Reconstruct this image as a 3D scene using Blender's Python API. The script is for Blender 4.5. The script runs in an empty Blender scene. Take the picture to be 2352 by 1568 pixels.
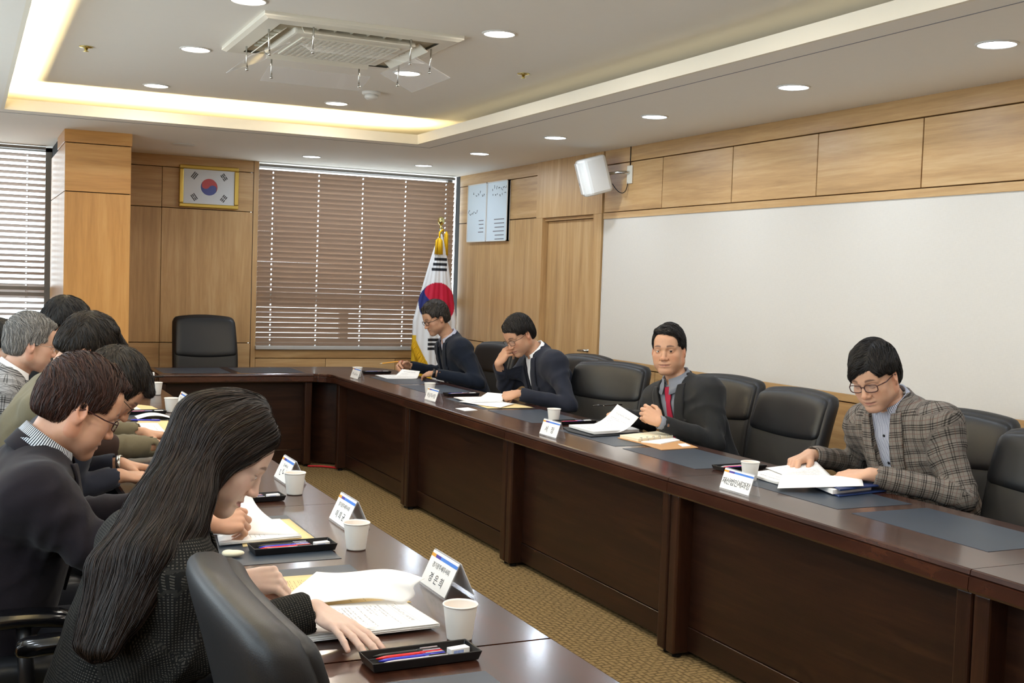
import bpy, bmesh, math, random
import numpy as np
from mathutils import Vector, Matrix, Euler
PI = math.pi
random.seed(7)
SC = bpy.context.scene
COL = SC.collection

# ------------------------------------------------------------------ camera, world, exposure
def look_matrix(yaw, pitch, roll):
    cy, sy, cp, sp = math.cos(yaw), math.sin(yaw), math.cos(pitch), math.sin(pitch)
    f = Vector((sy*cp, cy*cp, sp)); r = Vector((cy, -sy, 0)); u = r.cross(f)
    cr, sr = math.cos(roll), math.sin(roll)
    r2 = cr*r + sr*u; u2 = -sr*r + cr*u
    return Matrix((r2, u2, -f)).transposed()
cam_data = bpy.data.cameras.new('camera')
cam = bpy.data.objects.new('camera', cam_data); COL.objects.link(cam)
cam_data.sensor_width = 36.0
cam_data.lens = 2672.2 / 2352.0 * 36.0
cam_data.clip_start = 0.05
cam.matrix_world = Matrix.Translation((0, 0, 1.5)) @ look_matrix(math.radians(25.26), math.radians(-2.983), math.radians(1.903)).to_4x4()
SC.camera = cam
vs = SC.view_settings
vs.view_transform = 'Standard'; vs.look = 'None'; vs.gamma = 1.0; vs.use_curve_mapping = False
vs.exposure = 0.08
SC.cycles.max_bounces = 8
SC.cycles.diffuse_bounces = 5
SC.cycles.sample_clamp_indirect = 6.0
world = bpy.data.worlds.new('world'); SC.world = world; world.use_nodes = True
wb = world.node_tree.nodes['Background']
wb.inputs[0].default_value = (0.80, 0.93, 1.0, 1); wb.inputs[1].default_value = 4.8
POWER_SOFFIT, POWER_TRAY, POWER_COVE = 6.0, 7.5, 34.0
COL_SOFFIT, COL_TRAY, COL_COVE = (0.76, 0.87, 1.0), (1.0, 0.91, 0.80), (1.0, 0.80, 0.42)

# ------------------------------------------------------------------ materials
def srgb(h):
    h = h.lstrip('#'); c = [int(h[i:i+2], 16)/255 for i in (0, 2, 4)]
    return tuple((v/12.92 if v <= 0.04045 else ((v+0.055)/1.055)**2.4) for v in c) + (1,)
class NT:
    def __init__(s, name):
        s.m = bpy.data.materials.new(name); s.m.use_nodes = True
        s.t = s.m.node_tree; s.n = s.t.nodes; s.b = s.n['Principled BSDF']
    def node(s, typ, **kw):
        n = s.n.new(typ)
        for k, v in kw.items():
            if hasattr(n, k): setattr(n, k, v)
            else: n.inputs[k].default_value = v
        return n
    def link(s, a, b): s.t.links.new(a, b)
    def coord(s, scale=(1, 1, 1), kind='Object', rot=(0, 0, 0), rnd=False):
        tc = s.node('ShaderNodeTexCoord'); mp = s.node('ShaderNodeMapping')
        mp.inputs['Scale'].default_value = scale; mp.inputs['Rotation'].default_value = rot
        s.link(tc.outputs[kind], mp.inputs['Vector'])
        if rnd:
            oi = s.node('ShaderNodeObjectInfo'); ml = s.node('ShaderNodeMath', operation='MULTIPLY')
            ml.inputs[1].default_value = 37.0; s.link(oi.outputs['Random'], ml.inputs[0])
            s.link(ml.outputs[0], mp.inputs['Location'])
        return mp.outputs[0]
    def noise(s, vec, scale, detail=4, rough=0.55, dist=0.0):
        n = s.node('ShaderNodeTexNoise'); n.inputs['Scale'].default_value = scale
        n.inputs['Detail'].default_value = detail; n.inputs['Roughness'].default_value = rough
        n.inputs['Distortion'].default_value = dist
        s.link(vec, n.inputs['Vector']); return n.outputs[0]
    def ramp(s, fac, stops):
        r = s.node('ShaderNodeValToRGB'); e = r.color_ramp.elements
        while len(e) < len(stops): e.new(0.5)
        for i, (p, c) in enumerate(stops): e[i].position = p; e[i].color = c
        s.link(fac, r.inputs[0]); return r.outputs[0]
    def mix(s, fac, a, b, mode='MIX'):
        m = s.node('ShaderNodeMix', data_type='RGBA', blend_type=mode)
        for sock, v in ((m.inputs[0], fac), (m.inputs[6], a), (m.inputs[7], b)):
            if hasattr(v, 'links'): s.link(v, sock)
            else: sock.default_value = v
        return m.outputs[2]
    def math(s, op, a, b=None):
        m = s.node('ShaderNodeMath', operation=op)
        for sock, v in zip(m.inputs, (a, b)):
            if v is None: continue
            if hasattr(v, 'links'): s.link(v, sock)
            else: sock.default_value = v
        return m.outputs[0]
    def base(s, v):
        if hasattr(v, 'links'): s.link(v, s.b.inputs['Base Color'])
        else: s.b.inputs['Base Color'].default_value = v
    def set(s, rough=0.5, spec=0.5, **kw):
        s.b.inputs['Roughness'].default_value = rough; s.b.inputs['Specular IOR Level'].default_value = spec
        for k, v in kw.items(): s.b.inputs[k.replace('_', ' ')].default_value = v
    def bump(s, h, strength=0.2, dist=0.002):
        b = s.node('ShaderNodeBump'); b.inputs['Strength'].default_value = strength; b.inputs['Distance'].default_value = dist
        s.link(h, b.inputs['Height']); s.link(b.outputs[0], s.b.inputs['Normal'])
M = {}
def plain(name, col, rough=0.5, spec=0.5, **kw):
    t = NT(name); t.set(rough, spec, **kw)
    c = srgb(col) if isinstance(col, str) else col
    v = t.coord((1, 1, 1)); n = t.noise(v, 25, 3)
    t.base(t.mix(t.math('MULTIPLY', n, 0.12), c, tuple(x*0.8 for x in c[:3]) + (1,)))
    M[name] = t.m; return t.m
def wood(name, c0, c1, c2, scale, rough=0.4, spec=0.4, coat=0.0, bump=0.06):
    t = NT(name); t.set(rough, spec)
    v = t.coord(scale, rnd=True)
    n1 = t.noise(v, 1.6, 5, 0.6, 0.6); n2 = t.noise(v, 9.0, 4, 0.65, 0.3)
    f = t.math('ADD', t.math('MULTIPLY', n1, 0.68), t.math('MULTIPLY', n2, 0.32))
    t.base(t.ramp(f, [(0.30, c0), (0.5, c1), (0.70, c2)]))
    t.bump(n2, bump, 0.001)
    if coat: t.b.inputs['Coat Weight'].default_value = coat; t.b.inputs['Coat Roughness'].default_value = 0.12
    M[name] = t.m; return t.m
OK0, OK1, OK2 = srgb('#a58156'), srgb('#c09a69'), srgb('#d2b182')
wood('oak_vertical', OK0, OK1, OK2, (7, 7, 0.45), 0.38, 0.4)
wood('oak_horizontal', OK0, OK1, OK2, (0.5, 0.5, 8), 0.38, 0.4)
wood('oak_column_vertical', srgb('#b07e43'), srgb('#c89353'), srgb('#d6a666'), (7, 7, 0.45), 0.34, 0.45)
wood('oak_column_horizontal', srgb('#b07e43'), srgb('#c89353'), srgb('#d6a666'), (0.5, 0.5, 8), 0.34, 0.45)
WN0, WN1, WN2 = srgb('#22120c'), srgb('#391f15'), srgb('#523020')
wood('walnut_top', WN0, WN1, WN2, (14, 0.9, 3), 0.24, 0.5, coat=0.35, bump=0.02)
wood('walnut_panel', srgb('#170c08'), srgb('#26150e'), srgb('#372014'), (3, 0.8, 16), 0.34, 0.4, bump=0.04)
wood('walnut_post', srgb('#1b0f0a'), srgb('#2a170f'), srgb('#3b2317'), (14, 14, 0.8), 0.32, 0.4, bump=0.04)
plain('ceiling_white', '#f3efe6', 0.85, 0.2)
plain('cove_white', '#f1ead9', 0.8, 0.2)
plain('white_plastic', '#dedcd6', 0.4, 0.4)
plain('cream_plastic', '#e4dfd0', 0.45, 0.4)
plain('slot_beige', '#a99d84', 0.6, 0.3)
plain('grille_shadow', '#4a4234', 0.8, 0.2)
plain('dark_gap', '#15100c', 0.8, 0.2)
plain('chrome', '#d0d0cc', 0.18, 0.5, Metallic=1.0)
plain('brass_gold', '#d8c888', 0.22, 0.5, Metallic=1.0)
plain('black_plastic', '#141416', 0.35, 0.4)
plain('black_gloss', '#0c0c0e', 0.16, 0.5)
plain('grey_metal', '#8a8a8a', 0.35, 0.5, Metallic=0.8)
plain('granite_sill', '#b7b4ae', 0.4, 0.5)
plain('window_frame', '#8d8b88', 0.5, 0.4)
plain('paper_white', '#f6f5f2', 0.7, 0.2)
plain('cup_paper', '#efece4', 0.6, 0.25)
plain('cup_inside', '#e9e0d6', 0.6, 0.25)
plain('manila', '#e6cd96', 0.7, 0.2)
plain('tan_leather', '#c99866', 0.5, 0.35)
plain('cream_paper', '#efe6c8', 0.7, 0.2)
plain('navy_cover', '#1d3160', 0.45, 0.4)
plain('black_cover', '#23262a', 0.5, 0.4)
plain('ink', '#2a2a30', 0.7, 0.2)
plain('ink_grey', '#7b7b80', 0.7, 0.2)
plain('print_orange', '#e0a03a', 0.6, 0.3)
plain('print_purple', '#4b3f9a', 0.6, 0.3)
plain('print_blue', '#4a80d8', 0.6, 0.3)
plain('flag_red', '#c8363c', 0.6, 0.3)
plain('flag_blue', '#35479a', 0.6, 0.3)
plain('flag_black', '#1c1c20', 0.6, 0.3)
plain('pen_red', '#d8232c', 0.25, 0.5)
plain('pen_blue', '#2b2fb4', 0.25, 0.5)
plain('pen_clear', '#c8c4cc', 0.15, 0.5)
plain('pencil_yellow', '#eda62a', 0.4, 0.4)
plain('eraser_pink', '#d8707a', 0.6, 0.3)
plain('red_cable', '#c01c28', 0.5, 0.4)
plain('gold_fringe', '#e3b21c', 0.7, 0.3)
plain('gold_frame', '#d2b35a', 0.3, 0.5, Metallic=0.7)
plain('picture_paper', '#dfe3e6', 0.35, 0.5)
plain('poster_paper', '#d4e2ea', 0.3, 0.5)
plain('rubber', '#101010', 0.7, 0.3)
def leather(name, col, rough, sc=420):
    t = NT(name); t.set(rough, 0.4)
    v = t.coord((1, 1, 1)); vo = t.node('ShaderNodeTexVoronoi'); vo.inputs['Scale'].default_value = sc
    t.link(v, vo.inputs['Vector']); n = t.noise(v, 6, 3)
    c = srgb(col); t.base(t.mix(n, c, tuple(x*1.5 for x in c[:3]) + (1,)))
    t.bump(vo.outputs['Distance'], 0.12, 0.001); M[name] = t.m
leather('leather_black', '#111214', 0.42)
leather('leather_back', '#131315', 0.45)
leather('leather_pad', '#232220', 0.6)
leather('mat_slate', '#2b343f', 0.40, 900)
def carpet():
    t = NT('carpet'); t.set(0.95, 0.1)
    v = t.coord((1, 1, 1)); n = t.noise(v, 260, 3, 0.7); n2 = t.noise(v, 3.0, 4)
    c = t.mix(n, srgb('#6b5a3c'), srgb('#a8926a'))
    def dash(rot, sc):
        b = t.node('ShaderNodeTexBrick'); b.offset = 0.5; b.inputs['Scale'].default_value = sc
        b.inputs['Mortar Size'].default_value = 0.085; b.inputs['Mortar Smooth'].default_value = 0.6
        b.inputs['Brick Width'].default_value = 0.7; b.inputs['Row Height'].default_value = 0.36
        b.inputs['Color1'].default_value = (0, 0, 0, 1); b.inputs['Color2'].default_value = (0, 0, 0, 1); b.inputs['Mortar'].default_value = (1, 1, 1, 1)
        mp = t.coord((1, 1, 1), rot=(0, 0, rot)); t.link(mp, b.inputs['Vector']); return b.outputs['Color']
    gate = t.ramp(t.noise(v, 16, 2), [(0.42, (0, 0, 0, 1)), (0.58, (1, 1, 1, 1))])
    d = t.mix(1.0, dash(0, 14), gate, 'MULTIPLY'); inv = t.node('ShaderNodeInvert'); t.link(gate, inv.inputs['Color'])
    d2 = t.mix(1.0, dash(PI/2, 15), inv.outputs[0], 'MULTIPLY')
    dd = t.mix(1.0, d, d2, 'ADD')
    c = t.mix(t.math('MULTIPLY', dd, 0.75), c, srgb('#3a2f20'))
    t.base(t.mix(t.math('MULTIPLY', n2, 0.25), c, srgb('#8a7144')))
    t.bump(n, 0.5, 0.004); M['carpet'] = t.m
carpet()
def linen():
    t = NT('linen_board'); t.set(0.8, 0.2)
    a = t.noise(t.coord((40, 40, 400)), 1.0, 3); b = t.noise(t.coord((400, 400, 40)), 1.0, 3)
    f = t.math('MULTIPLY', t.math('ADD', a, b), 0.5)
    t.base(t.mix(f, srgb('#cfc9bf'), srgb('#e2ddd4'))); t.bump(f, 0.25, 0.002); M['linen_board'] = t.m
linen()
def slat_mat():
    t = NT('blind_slat'); t.set(0.5, 0.35)
    n = t.noise(t.coord((1.0, 30, 30), rnd=True), 2.0, 4); col = t.mix(n, srgb('#9a8270'), srgb('#b8a08c')); t.base(col)
    M['blind_slat'] = t.m
slat_mat()
def emit(name, col, strength):
    t = NT(name); t.set(0.5); t.base((0.9, 0.9, 0.9, 1))
    t.b.inputs['Emission Color'].default_value = tuple(col) + (1,); t.b.inputs['Emission Strength'].default_value = strength
    M[name] = t.m
emit('lamp_cool', COL_SOFFIT, 14.0); emit('lamp_warm', COL_TRAY, 14.0); emit('led_strip', COL_COVE, 6.0)
def clear(name, col=(0.95, 0.97, 1.0, 1), rough=0.02, alpha=0.18):
    t = NT(name); t.set(rough, 0.5); t.base(col); t.b.inputs['Alpha'].default_value = alpha
    M[name] = t.m
clear('acrylic', alpha=0.14); clear('lens_glass', alpha=0.05); clear('pane_glass', alpha=0.08)
def printed(name, paper, ink, rows, amount=0.55, title=True):
    # lines of print in the sheet's own UV frame
    t = NT(name); t.set(0.7, 0.2)
    uv = t.node('ShaderNodeTexCoord').outputs['UV']
    sp = t.node('ShaderNodeSeparateXYZ'); t.link(uv, sp.inputs[0])
    u, v = sp.outputs[0], sp.outputs[1]
    row = t.math('FRACT', t.math('MULTIPLY', v, rows)); line = t.math('LESS_THAN', t.math('ABSOLUTE', t.math('SUBTRACT', row, 0.5)), 0.2)
    mp = t.node('ShaderNodeMapping'); mp.inputs['Scale'].default_value = (60, rows, 1); t.link(uv, mp.inputs['Vector'])
    wn = t.node('ShaderNodeTexNoise'); wn.inputs['Scale'].default_value = 1.0; wn.inputs['Detail'].default_value = 1.0; t.link(mp.outputs[0], wn.inputs['Vector'])
    words = t.math('GREATER_THAN', wn.outputs[0], 0.47)
    mu = t.math('MULTIPLY', t.math('GREATER_THAN', u, 0.14), t.math('LESS_THAN', u, 0.86))
    mv = t.math('MULTIPLY', t.math('GREATER_THAN', v, 0.22), t.math('LESS_THAN', v, 0.76))
    rl = t.node('ShaderNodeTexWhiteNoise', noise_dimensions='1D'); t.link(t.math('FLOOR', t.math('MULTIPLY', v, rows)), rl.inputs['W'])
    keep = t.math('GREATER_THAN', t.math('ADD', t.math('MULTIPLY', rl.outputs[0], 1.1), 0.1), u)
    msk = t.math('MULTIPLY', t.math('MULTIPLY', line, words), t.math('MULTIPLY', t.math('MULTIPLY', mu, mv), keep))
    if title:
        ab = lambda c, h: t.math('LESS_THAN', t.math('ABSOLUTE', t.math('SUBTRACT', v, c)), h)
        tl = t.math('MULTIPLY', t.math('MULTIPLY', ab(0.86, 0.014), words), t.math('LESS_THAN', t.math('ABSOLUTE', t.math('SUBTRACT', u, 0.5)), 0.3))
        rules = t.math('MULTIPLY', t.math('MAXIMUM', ab(0.895, 0.0022), ab(0.825, 0.0022)), mu)
        msk = t.math('MAXIMUM', msk, t.math('MAXIMUM', tl, rules))
    t.base(t.mix(t.math('MULTIPLY', msk, amount), srgb(paper), srgb(ink))); M[name] = t.m
printed('page_print', '#f6f5f2', '#3a3a44', 34)
printed('manila_print', '#e6cd96', '#5a4a28', 60, 0.5, False)
printed('poster_print', '#d4e2ea', '#4a5058', 40, 0.6, False)

# ------------------------------------------------------------------ mesh helpers
def tag(o, label=None, cat=None, group=None, kind=None):
    for k, v in (('label', label), ('category', cat), ('group', group), ('kind', kind)):
        if v: o[k] = v
    return o
def link(o, parent=None):
    COL.objects.link(o)
    if parent is not None: o.parent = parent
    return o
def thing(name, label, cat, loc=(0, 0, 0), rotz=0.0, group=None):
    o = bpy.data.objects.new(name, None); COL.objects.link(o); o.empty_display_size = 0.1
    o.location = loc; o.rotation_euler = (0, 0, rotz); return tag(o, label, cat, group)
def mk(name, v, f, mat, parent=None, smooth=False, loc=None, rot=None):
    me = bpy.data.meshes.new(name); me.from_pydata([tuple(map(float, p)) for p in v], [], [tuple(map(int, q)) for q in f]); me.update()
    if mat is not None: me.materials.append(M[mat] if isinstance(mat, str) else mat)
    if smooth: me.polygons.foreach_set('use_smooth', [True]*len(me.polygons))
    o = bpy.data.objects.new(name, me); link(o, parent)
    if loc is not None: o.location = loc
    if rot is not None: o.rotation_euler = rot
    return o
def from_bm(name, bm, mat, parent=None, smooth=False, loc=None, rot=None):
    me = bpy.data.meshes.new(name); bm.to_mesh(me); bm.free()
    if mat is not None: me.materials.append(M[mat] if isinstance(mat, str) else mat)
    if smooth: me.polygons.foreach_set('use_smooth', [True]*len(me.polygons))
    o = bpy.data.objects.new(name, me); link(o, parent)
    if loc is not None: o.location = loc
    if rot is not None: o.rotation_euler = rot
    return o
BOXF = [(0, 3, 2, 1), (4, 5, 6, 7), (0, 1, 5, 4), (1, 2, 6, 5), (2, 3, 7, 6), (3, 0, 4, 7)]
def boxv(lo, hi):
    (a, b, c), (d, e, f) = lo, hi
    return [(a, b, c), (d, b, c), (d, e, c), (a, e, c), (a, b, f), (d, b, f), (d, e, f), (a, e, f)]
def box(name, lo, hi, mat, parent=None, bevel=0.0, seg=2, smooth=False, loc=None, rot=None):
    # mesh is centred on its own origin so procedural grain stays on the piece
    c = [(p+q)/2 for p, q in zip(lo, hi)]; h = [abs(q-p)/2 for p, q in zip(lo, hi)]
    bm = bmesh.new(); vs_ = [bm.verts.new(p) for p in boxv([-x for x in h], h)]
    for q in BOXF: bm.faces.new([vs_[i] for i in q])
    if bevel: bmesh.ops.bevel(bm, geom=bm.edges[:], offset=min(bevel, 0.49*min(2*x for x in h)), segments=seg, affect='EDGES', profile=0.5)
    o = from_bm(name, bm, mat, parent, smooth); o.location = c if loc is None else loc
    if rot is not None: o.rotation_euler = rot
    return o
def multibox(name, boxes, mat, parent=None, loc=None, rot=None):
    v, f = [], []
    for lo, hi in boxes:
        n = len(v); v += boxv(lo, hi); f += [tuple(i+n for i in q) for q in BOXF]
    return mk(name, v, f, mat, parent, False, loc, rot)
def prism(name, poly, z0, z1, mat, parent=None, bevel=0.0, loc=None, rot=None, smooth=False):
    bm = bmesh.new(); b = [bm.verts.new((x, y, z0)) for x, y in poly]; t = [bm.verts.new((x, y, z1)) for x, y in poly]
    n = len(poly); bm.faces.new(t); bm.faces.new(b[::-1])
    for i in range(n): bm.faces.new((b[i], b[(i+1) % n], t[(i+1) % n], t[i]))
    bmesh.ops.recalc_face_normals(bm, faces=bm.faces[:])
    if bevel: bmesh.ops.bevel(bm, geom=[e for e in bm.edges], offset=bevel, segments=2, affect='EDGES', profile=0.5)
    return from_bm(name, bm, mat, parent, smooth, loc, rot)
def extrude_y(name, prof, y0, y1, mat, parent=None, loc=None, rot=None):
    n = len(prof); v = [(x, y0, z) for x, z in prof] + [(x, y1, z) for x, z in prof]
    f = [(i, (i+1) % n, n+(i+1) % n, n+i) for i in range(n)] + [tuple(range(n))[::-1], tuple(range(n, 2*n))]
    bm = bmesh.new(); q = [bm.verts.new(p) for p in v]
    for a in f: bm.faces.new([q[i] for i in a])
    bmesh.ops.recalc_face_normals(bm, faces=bm.faces[:])
    return from_bm(name, bm, mat, parent, False, loc, rot)
def lathe(name, prof, mat, parent=None, n=32, loc=None, rot=None, smooth=True, caps=True):
    v, f = [], []
    for r, z in prof:
        for i in range(n): a = 2*PI*i/n; v.append((r*math.cos(a), r*math.sin(a), z))
    for k in range(len(prof)-1):
        for i in range(n): f.append((k*n+i, k*n+(i+1) % n, (k+1)*n+(i+1) % n, (k+1)*n+i))
    if caps and prof[0][0] > 1e-6: f.append(tuple(range(n))[::-1])
    if caps and prof[-1][0] > 1e-6: f.append(tuple(range((len(prof)-1)*n, len(prof)*n)))
    return mk(name, v, f, mat, parent, smooth, loc, rot)
def tube_data(path, rad, n=8):
    P = [Vector(p) for p in path]; R = rad if isinstance(rad, (list, tuple)) else [rad]*len(P)
    v, f = [], []; up = Vector((0, 0, 1))
    t0 = (P[1]-P[0]).normalized(); a = t0.orthogonal().normalized()
    for k, p in enumerate(P):
        t = (P[min(k+1, len(P)-1)] - P[max(k-1, 0)]).normalized(); a = (a - t*a.dot(t)).normalized(); b = t.cross(a)
        for i in range(n): g = 2*PI*i/n; v.append(tuple(p + (a*math.cos(g) + b*math.sin(g))*R[k]))
    for k in range(len(P)-1):
        for i in range(n): f.append((k*n+i, k*n+(i+1) % n, (k+1)*n+(i+1) % n, (k+1)*n+i))
    f.append(tuple(range(n))[::-1]); f.append(tuple(range((len(P)-1)*n, len(P)*n)))
    return v, f
def tube(name, path, rad, mat, parent=None, n=8, loc=None, rot=None):
    v, f = tube_data(path, rad, n); return mk(name, v, f, mat, parent, True, loc, rot)
def bez(p0, p1, p2, p3, n=12):
    p0, p1, p2, p3 = map(Vector, (p0, p1, p2, p3)); out = []
    for i in range(n+1):
        t = i/n; u = 1-t; out.append(p0*u**3 + p1*3*u*u*t + p2*3*u*t*t + p3*t**3)
    return out
def sheet(name, fn, nu, nv, mat, parent=None, thick=0.0006, loc=None, rot=None):
    # fn(u,v) -> point; a thin solid sheet with its own UV frame on the printed (first) side
    top = [Vector(fn(i/nu, j/nv)) for j in range(nv+1) for i in range(nu+1)]
    W = nu+1; nrm = []
    for j in range(nv+1):
        for i in range(nu+1):
            du = top[j*W+min(i+1, nu)] - top[j*W+max(i-1, 0)]; dv = top[min(j+1, nv)*W+i] - top[max(j-1, 0)*W+i]
            nrm.append(du.cross(dv).normalized())
    bot = [p - n*thick for p, n in zip(top, nrm)]; N = len(top)
    v = top + bot; f = []; uv = []
    for j in range(nv):
        for i in range(nu):
            a, b, c, d = j*W+i, j*W+i+1, (j+1)*W+i+1, (j+1)*W+i; f.append((a, b, c, d))
            uv += [(i/nu, j/nv), ((i+1)/nu, j/nv), ((i+1)/nu, (j+1)/nv), (i/nu, (j+1)/nv)]
    n_top = len(f)
    for j in range(nv):
        for i in range(nu):
            a, b, c, d = j*W+i, j*W+i+1, (j+1)*W+i+1, (j+1)*W+i; f.append((N+d, N+c, N+b, N+a))
    ring = [i for i in range(W)] + [j*W+nu for j in range(1, nv+1)] + [nv*W+i for i in range(nu-1, -1, -1)] + [j*W for j in range(nv-1, 0, -1)]
    for k in range(len(ring)): a, b = ring[k], ring[(k+1) % len(ring)]; f.append((b, a, N+a, N+b))
    o = mk(name, v, f, mat, parent, True, loc, rot); me = o.data
    l = me.uv_layers.new(name='UV'); arr = np.full((len(me.loops), 2), 0.02, dtype=np.float32); arr[:len(uv)] = uv
    l.data.foreach_set('uv', arr.ravel()); return o
def text_mesh(body, size, align='CENTER', space=1.0):
    c = bpy.data.curves.new('lettering', 'FONT'); c.body = body; c.size = size; c.align_x = align; c.align_y = 'CENTER'; c.space_character = space; c.resolution_u = 2
    o = bpy.data.objects.new('lettering', c); COL.objects.link(o)
    dg = bpy.context.evaluated_depsgraph_get(); me = bpy.data.meshes.new_from_object(o.evaluated_get(dg)); me = me.copy()
    bpy.data.objects.remove(o); bpy.data.curves.remove(c); return me
def lettering(name, body, size, mat, parent, loc, rot, space=1.0, align='CENTER'):
    me = text_mesh(body, size, align, space); me.name = name; me.materials.clear(); me.materials.append(M[mat])
    o = bpy.data.objects.new(name, me); link(o, parent); o.location = loc
    if isinstance(rot, Matrix): o.matrix_local = Matrix.Translation(loc) @ rot.to_4x4()
    else: o.rotation_euler = rot
    return o
def dup(root, loc=None, rotz=None, label=None, group=None, parent=None):
    r = root.copy(); link(r, parent)
    if loc is not None: r.location = loc
    if rotz is not None: r.rotation_euler = (0, 0, rotz)
    if label: r['label'] = label
    if group: r['group'] = group
    for ch in list(root.children):
        c = ch.copy(); link(c, r); c.matrix_parent_inverse = ch.matrix_parent_inverse
        for g in ch.children:
            d = g.copy(); link(d, c); d.matrix_parent_inverse = g.matrix_parent_inverse
    return r
# ------------------------------------------------------------------ room shell
XR, XL, YF, YB, ZC, ZT = 4.30, -1.10, 10.39, -2.20, 2.483, 2.65
S = 'structure'
tag(box('floor', (XL-0.2, YB-0.2, -0.1), (XR+0.3, YF+0.5, 0.0), 'carpet'), kind=S)['label'] = 'olive brown woven carpet floor between the tables'
TX0, TX1, TY0, TY1 = 0.22, 3.02, -0.6, 8.15           # tray opening in the lower ceiling
tag(box('ceiling', (XL-0.2, YB-0.2, ZT), (XR+0.3, YF+0.5, ZT+0.12), 'ceiling_white'), kind=S)
for i, (lo, hi) in enumerate([((XL, TY1+0.02, ZC), (XR, YF+0.3, ZC+0.012)), ((XL, YB, ZC), (XR, TY0-0.02, ZC+0.012)),
                              ((XL, TY0-0.02, ZC), (TX0-0.02, TY1+0.02, ZC+0.012)), ((TX1+0.02, TY0-0.02, ZC), (XR, TY1+0.02, ZC+0.012))]):
    s = box('trim_%d' % (i+1), lo, hi, 'ceiling_white'); tag(s, kind=S)
# cove lips round the tray, shadow groove line outside them
lip = ZC + 0.07
for i, (lo, hi) in enumerate([((TX0-0.02, TY1, ZC), (TX1+0.02, TY1+0.02, lip)), ((TX0-0.02, TY0-0.02, ZC), (TX1+0.02, TY0, lip)),
                              ((TX0-0.02, TY0, ZC), (TX0, TY1, lip)), ((TX1, TY0, ZC), (TX1+0.02, TY1, lip))]):
    tag(box('trim_%d' % (i+5), lo, hi, 'cove_white'), kind=S)
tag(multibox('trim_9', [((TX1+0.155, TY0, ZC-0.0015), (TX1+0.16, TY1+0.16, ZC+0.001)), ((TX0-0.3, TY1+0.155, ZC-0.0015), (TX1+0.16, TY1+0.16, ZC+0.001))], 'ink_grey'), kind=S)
def cove(loc, size, along, power, rotz, lit=True):
    t = thing('cove_light', 'hidden warm LED strip on the ledge of the ceiling tray, %s side' % along, 'light strip', loc, rotz)
    box('led_strip', (-size/2, -0.006, 0.0), (size/2, 0.006, 0.008), 'led_strip' if lit else 'white_plastic', t)
    l = bpy.data.lights.new('cove_glow', 'AREA'); l.shape = 'RECTANGLE'; l.size = size; l.size_y = 0.03; l.energy = power*size; l.color = COL_COVE
    o = bpy.data.objects.new('cove_glow', l); link(o, t); o.location = (0, 0, 0.012); o.rotation_euler = (PI, 0, 0)
cove(((TX0+TX1)/2, TY1+0.12, ZC+0.014), TX1-TX0, 'far', POWER_COVE, 0)
cove((TX0-0.12, (TY0+TY1)/2, ZC+0.014), TY1-TY0, 'window', POWER_COVE, PI/2)
cove((TX1+0.12, (TY0+TY1)/2, ZC+0.014), TY1-TY0, 'door', POWER_COVE*0.004, PI/2, False)

# ---- right wall: backing plus wood panels with open joints
def panel(parent, lo, hi, mat, name='panel', bevel=0.0015):
    return box(name, lo, hi, mat, parent, bevel, 1)
wr = tag(box('wall_right', (XR+0.08, YB-0.2, 0), (XR+0.25, YF+0.3, 2.6), 'dark_gap'), kind=S); wr['label'] = 'oak panelled right wall with door and white board'
def on(par):   # local coordinates for children of a centred wall box
    return Vector(par.location)
def wpanel(wall, lo, hi, mat, name='panel', bevel=0.0015):
    o = box(name, lo, hi, mat, wall, bevel, 1); o.location = Vector(o.location) - on(wall); return o
G = 0.004
XB = XR + 0.079
ys = [7.59, 6.796, 5.997, 5.201, 4.411, 3.62, 2.83, 2.04, 1.25, 0.46, -0.33, -1.12, YB]
for a, b in zip(ys[:-1], ys[1:]):
    wpanel(wr, (XR, b+G, 2.03), (XB, a-G, 2.374), 'oak_horizontal')
    wpanel(wr, (XR, b+G, 0.10), (XB, a-G, 0.905), 'oak_horizontal')
wpanel(wr, (XR-0.004, YB, 2.380), (XB, 7.59-G, ZC+0.01), 'oak_horizontal', 'header_board')
wpanel(wr, (XR-0.004, YB, 1.980), (XB, 7.59-G, 2.024), 'oak_horizontal', 'rail')
wpanel(wr, (XR-0.004, YB, 0.911), (XB, 7.59-G, 0.952), 'oak_horizontal', 'rail')
wpanel(wr, (XR-0.006, YB, 0.0), (XB, 7.59, 0.095), 'oak_horizontal', 'skirting')
# door bay, proud of the panelling
wpanel(wr, (XR-0.012, 7.60, 2.022), (XB, 8.70, ZC+0.01), 'oak_vertical', 'door_header')
wpanel(wr, (XR-0.012, 7.60, 0.0), (XB, 7.725, 2.0215), 'oak_vertical', 'door_jamb')
wpanel(wr, (XR-0.012, 8.585, 0.0), (XB, 8.70, 2.0215), 'oak_vertical', 'door_jamb')
for y0, y1 in ((8.706, 9.62), (9.62, YF)):
    wpanel(wr, (XR, y0+G/2, 0.935), (XB, y1-G/2, 2.026), 'oak_vertical')
    wpanel(wr, (XR, y0+G/2, 0.10), (XB, y1-G/2, 0.928), 'oak_horizontal')
wpanel(wr, (XR, 8.708, 2.034), (XB, YF, 2.376), 'oak_horizontal')
wpanel(wr, (XR-0.002, 8.708, 2.382), (XB, YF, ZC+0.01), 'oak_horizontal', 'header_board')
wpanel(wr, (XR-0.006, 8.706, 0.0), (XB, YF, 0.095), 'oak_horizontal', 'skirting')
d = bpy.data.objects.new('door_1', None); COL.objects.link(d); d.location = (XR+0.045, 8.155, 0); tag(d, 'plain oak flush door recessed in the right wall', kind=S)
box('door_leaf', (0.0, -0.425, 0.004), (0.033, 0.425, 1.995), 'oak_vertical', d, 0.002)
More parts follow.
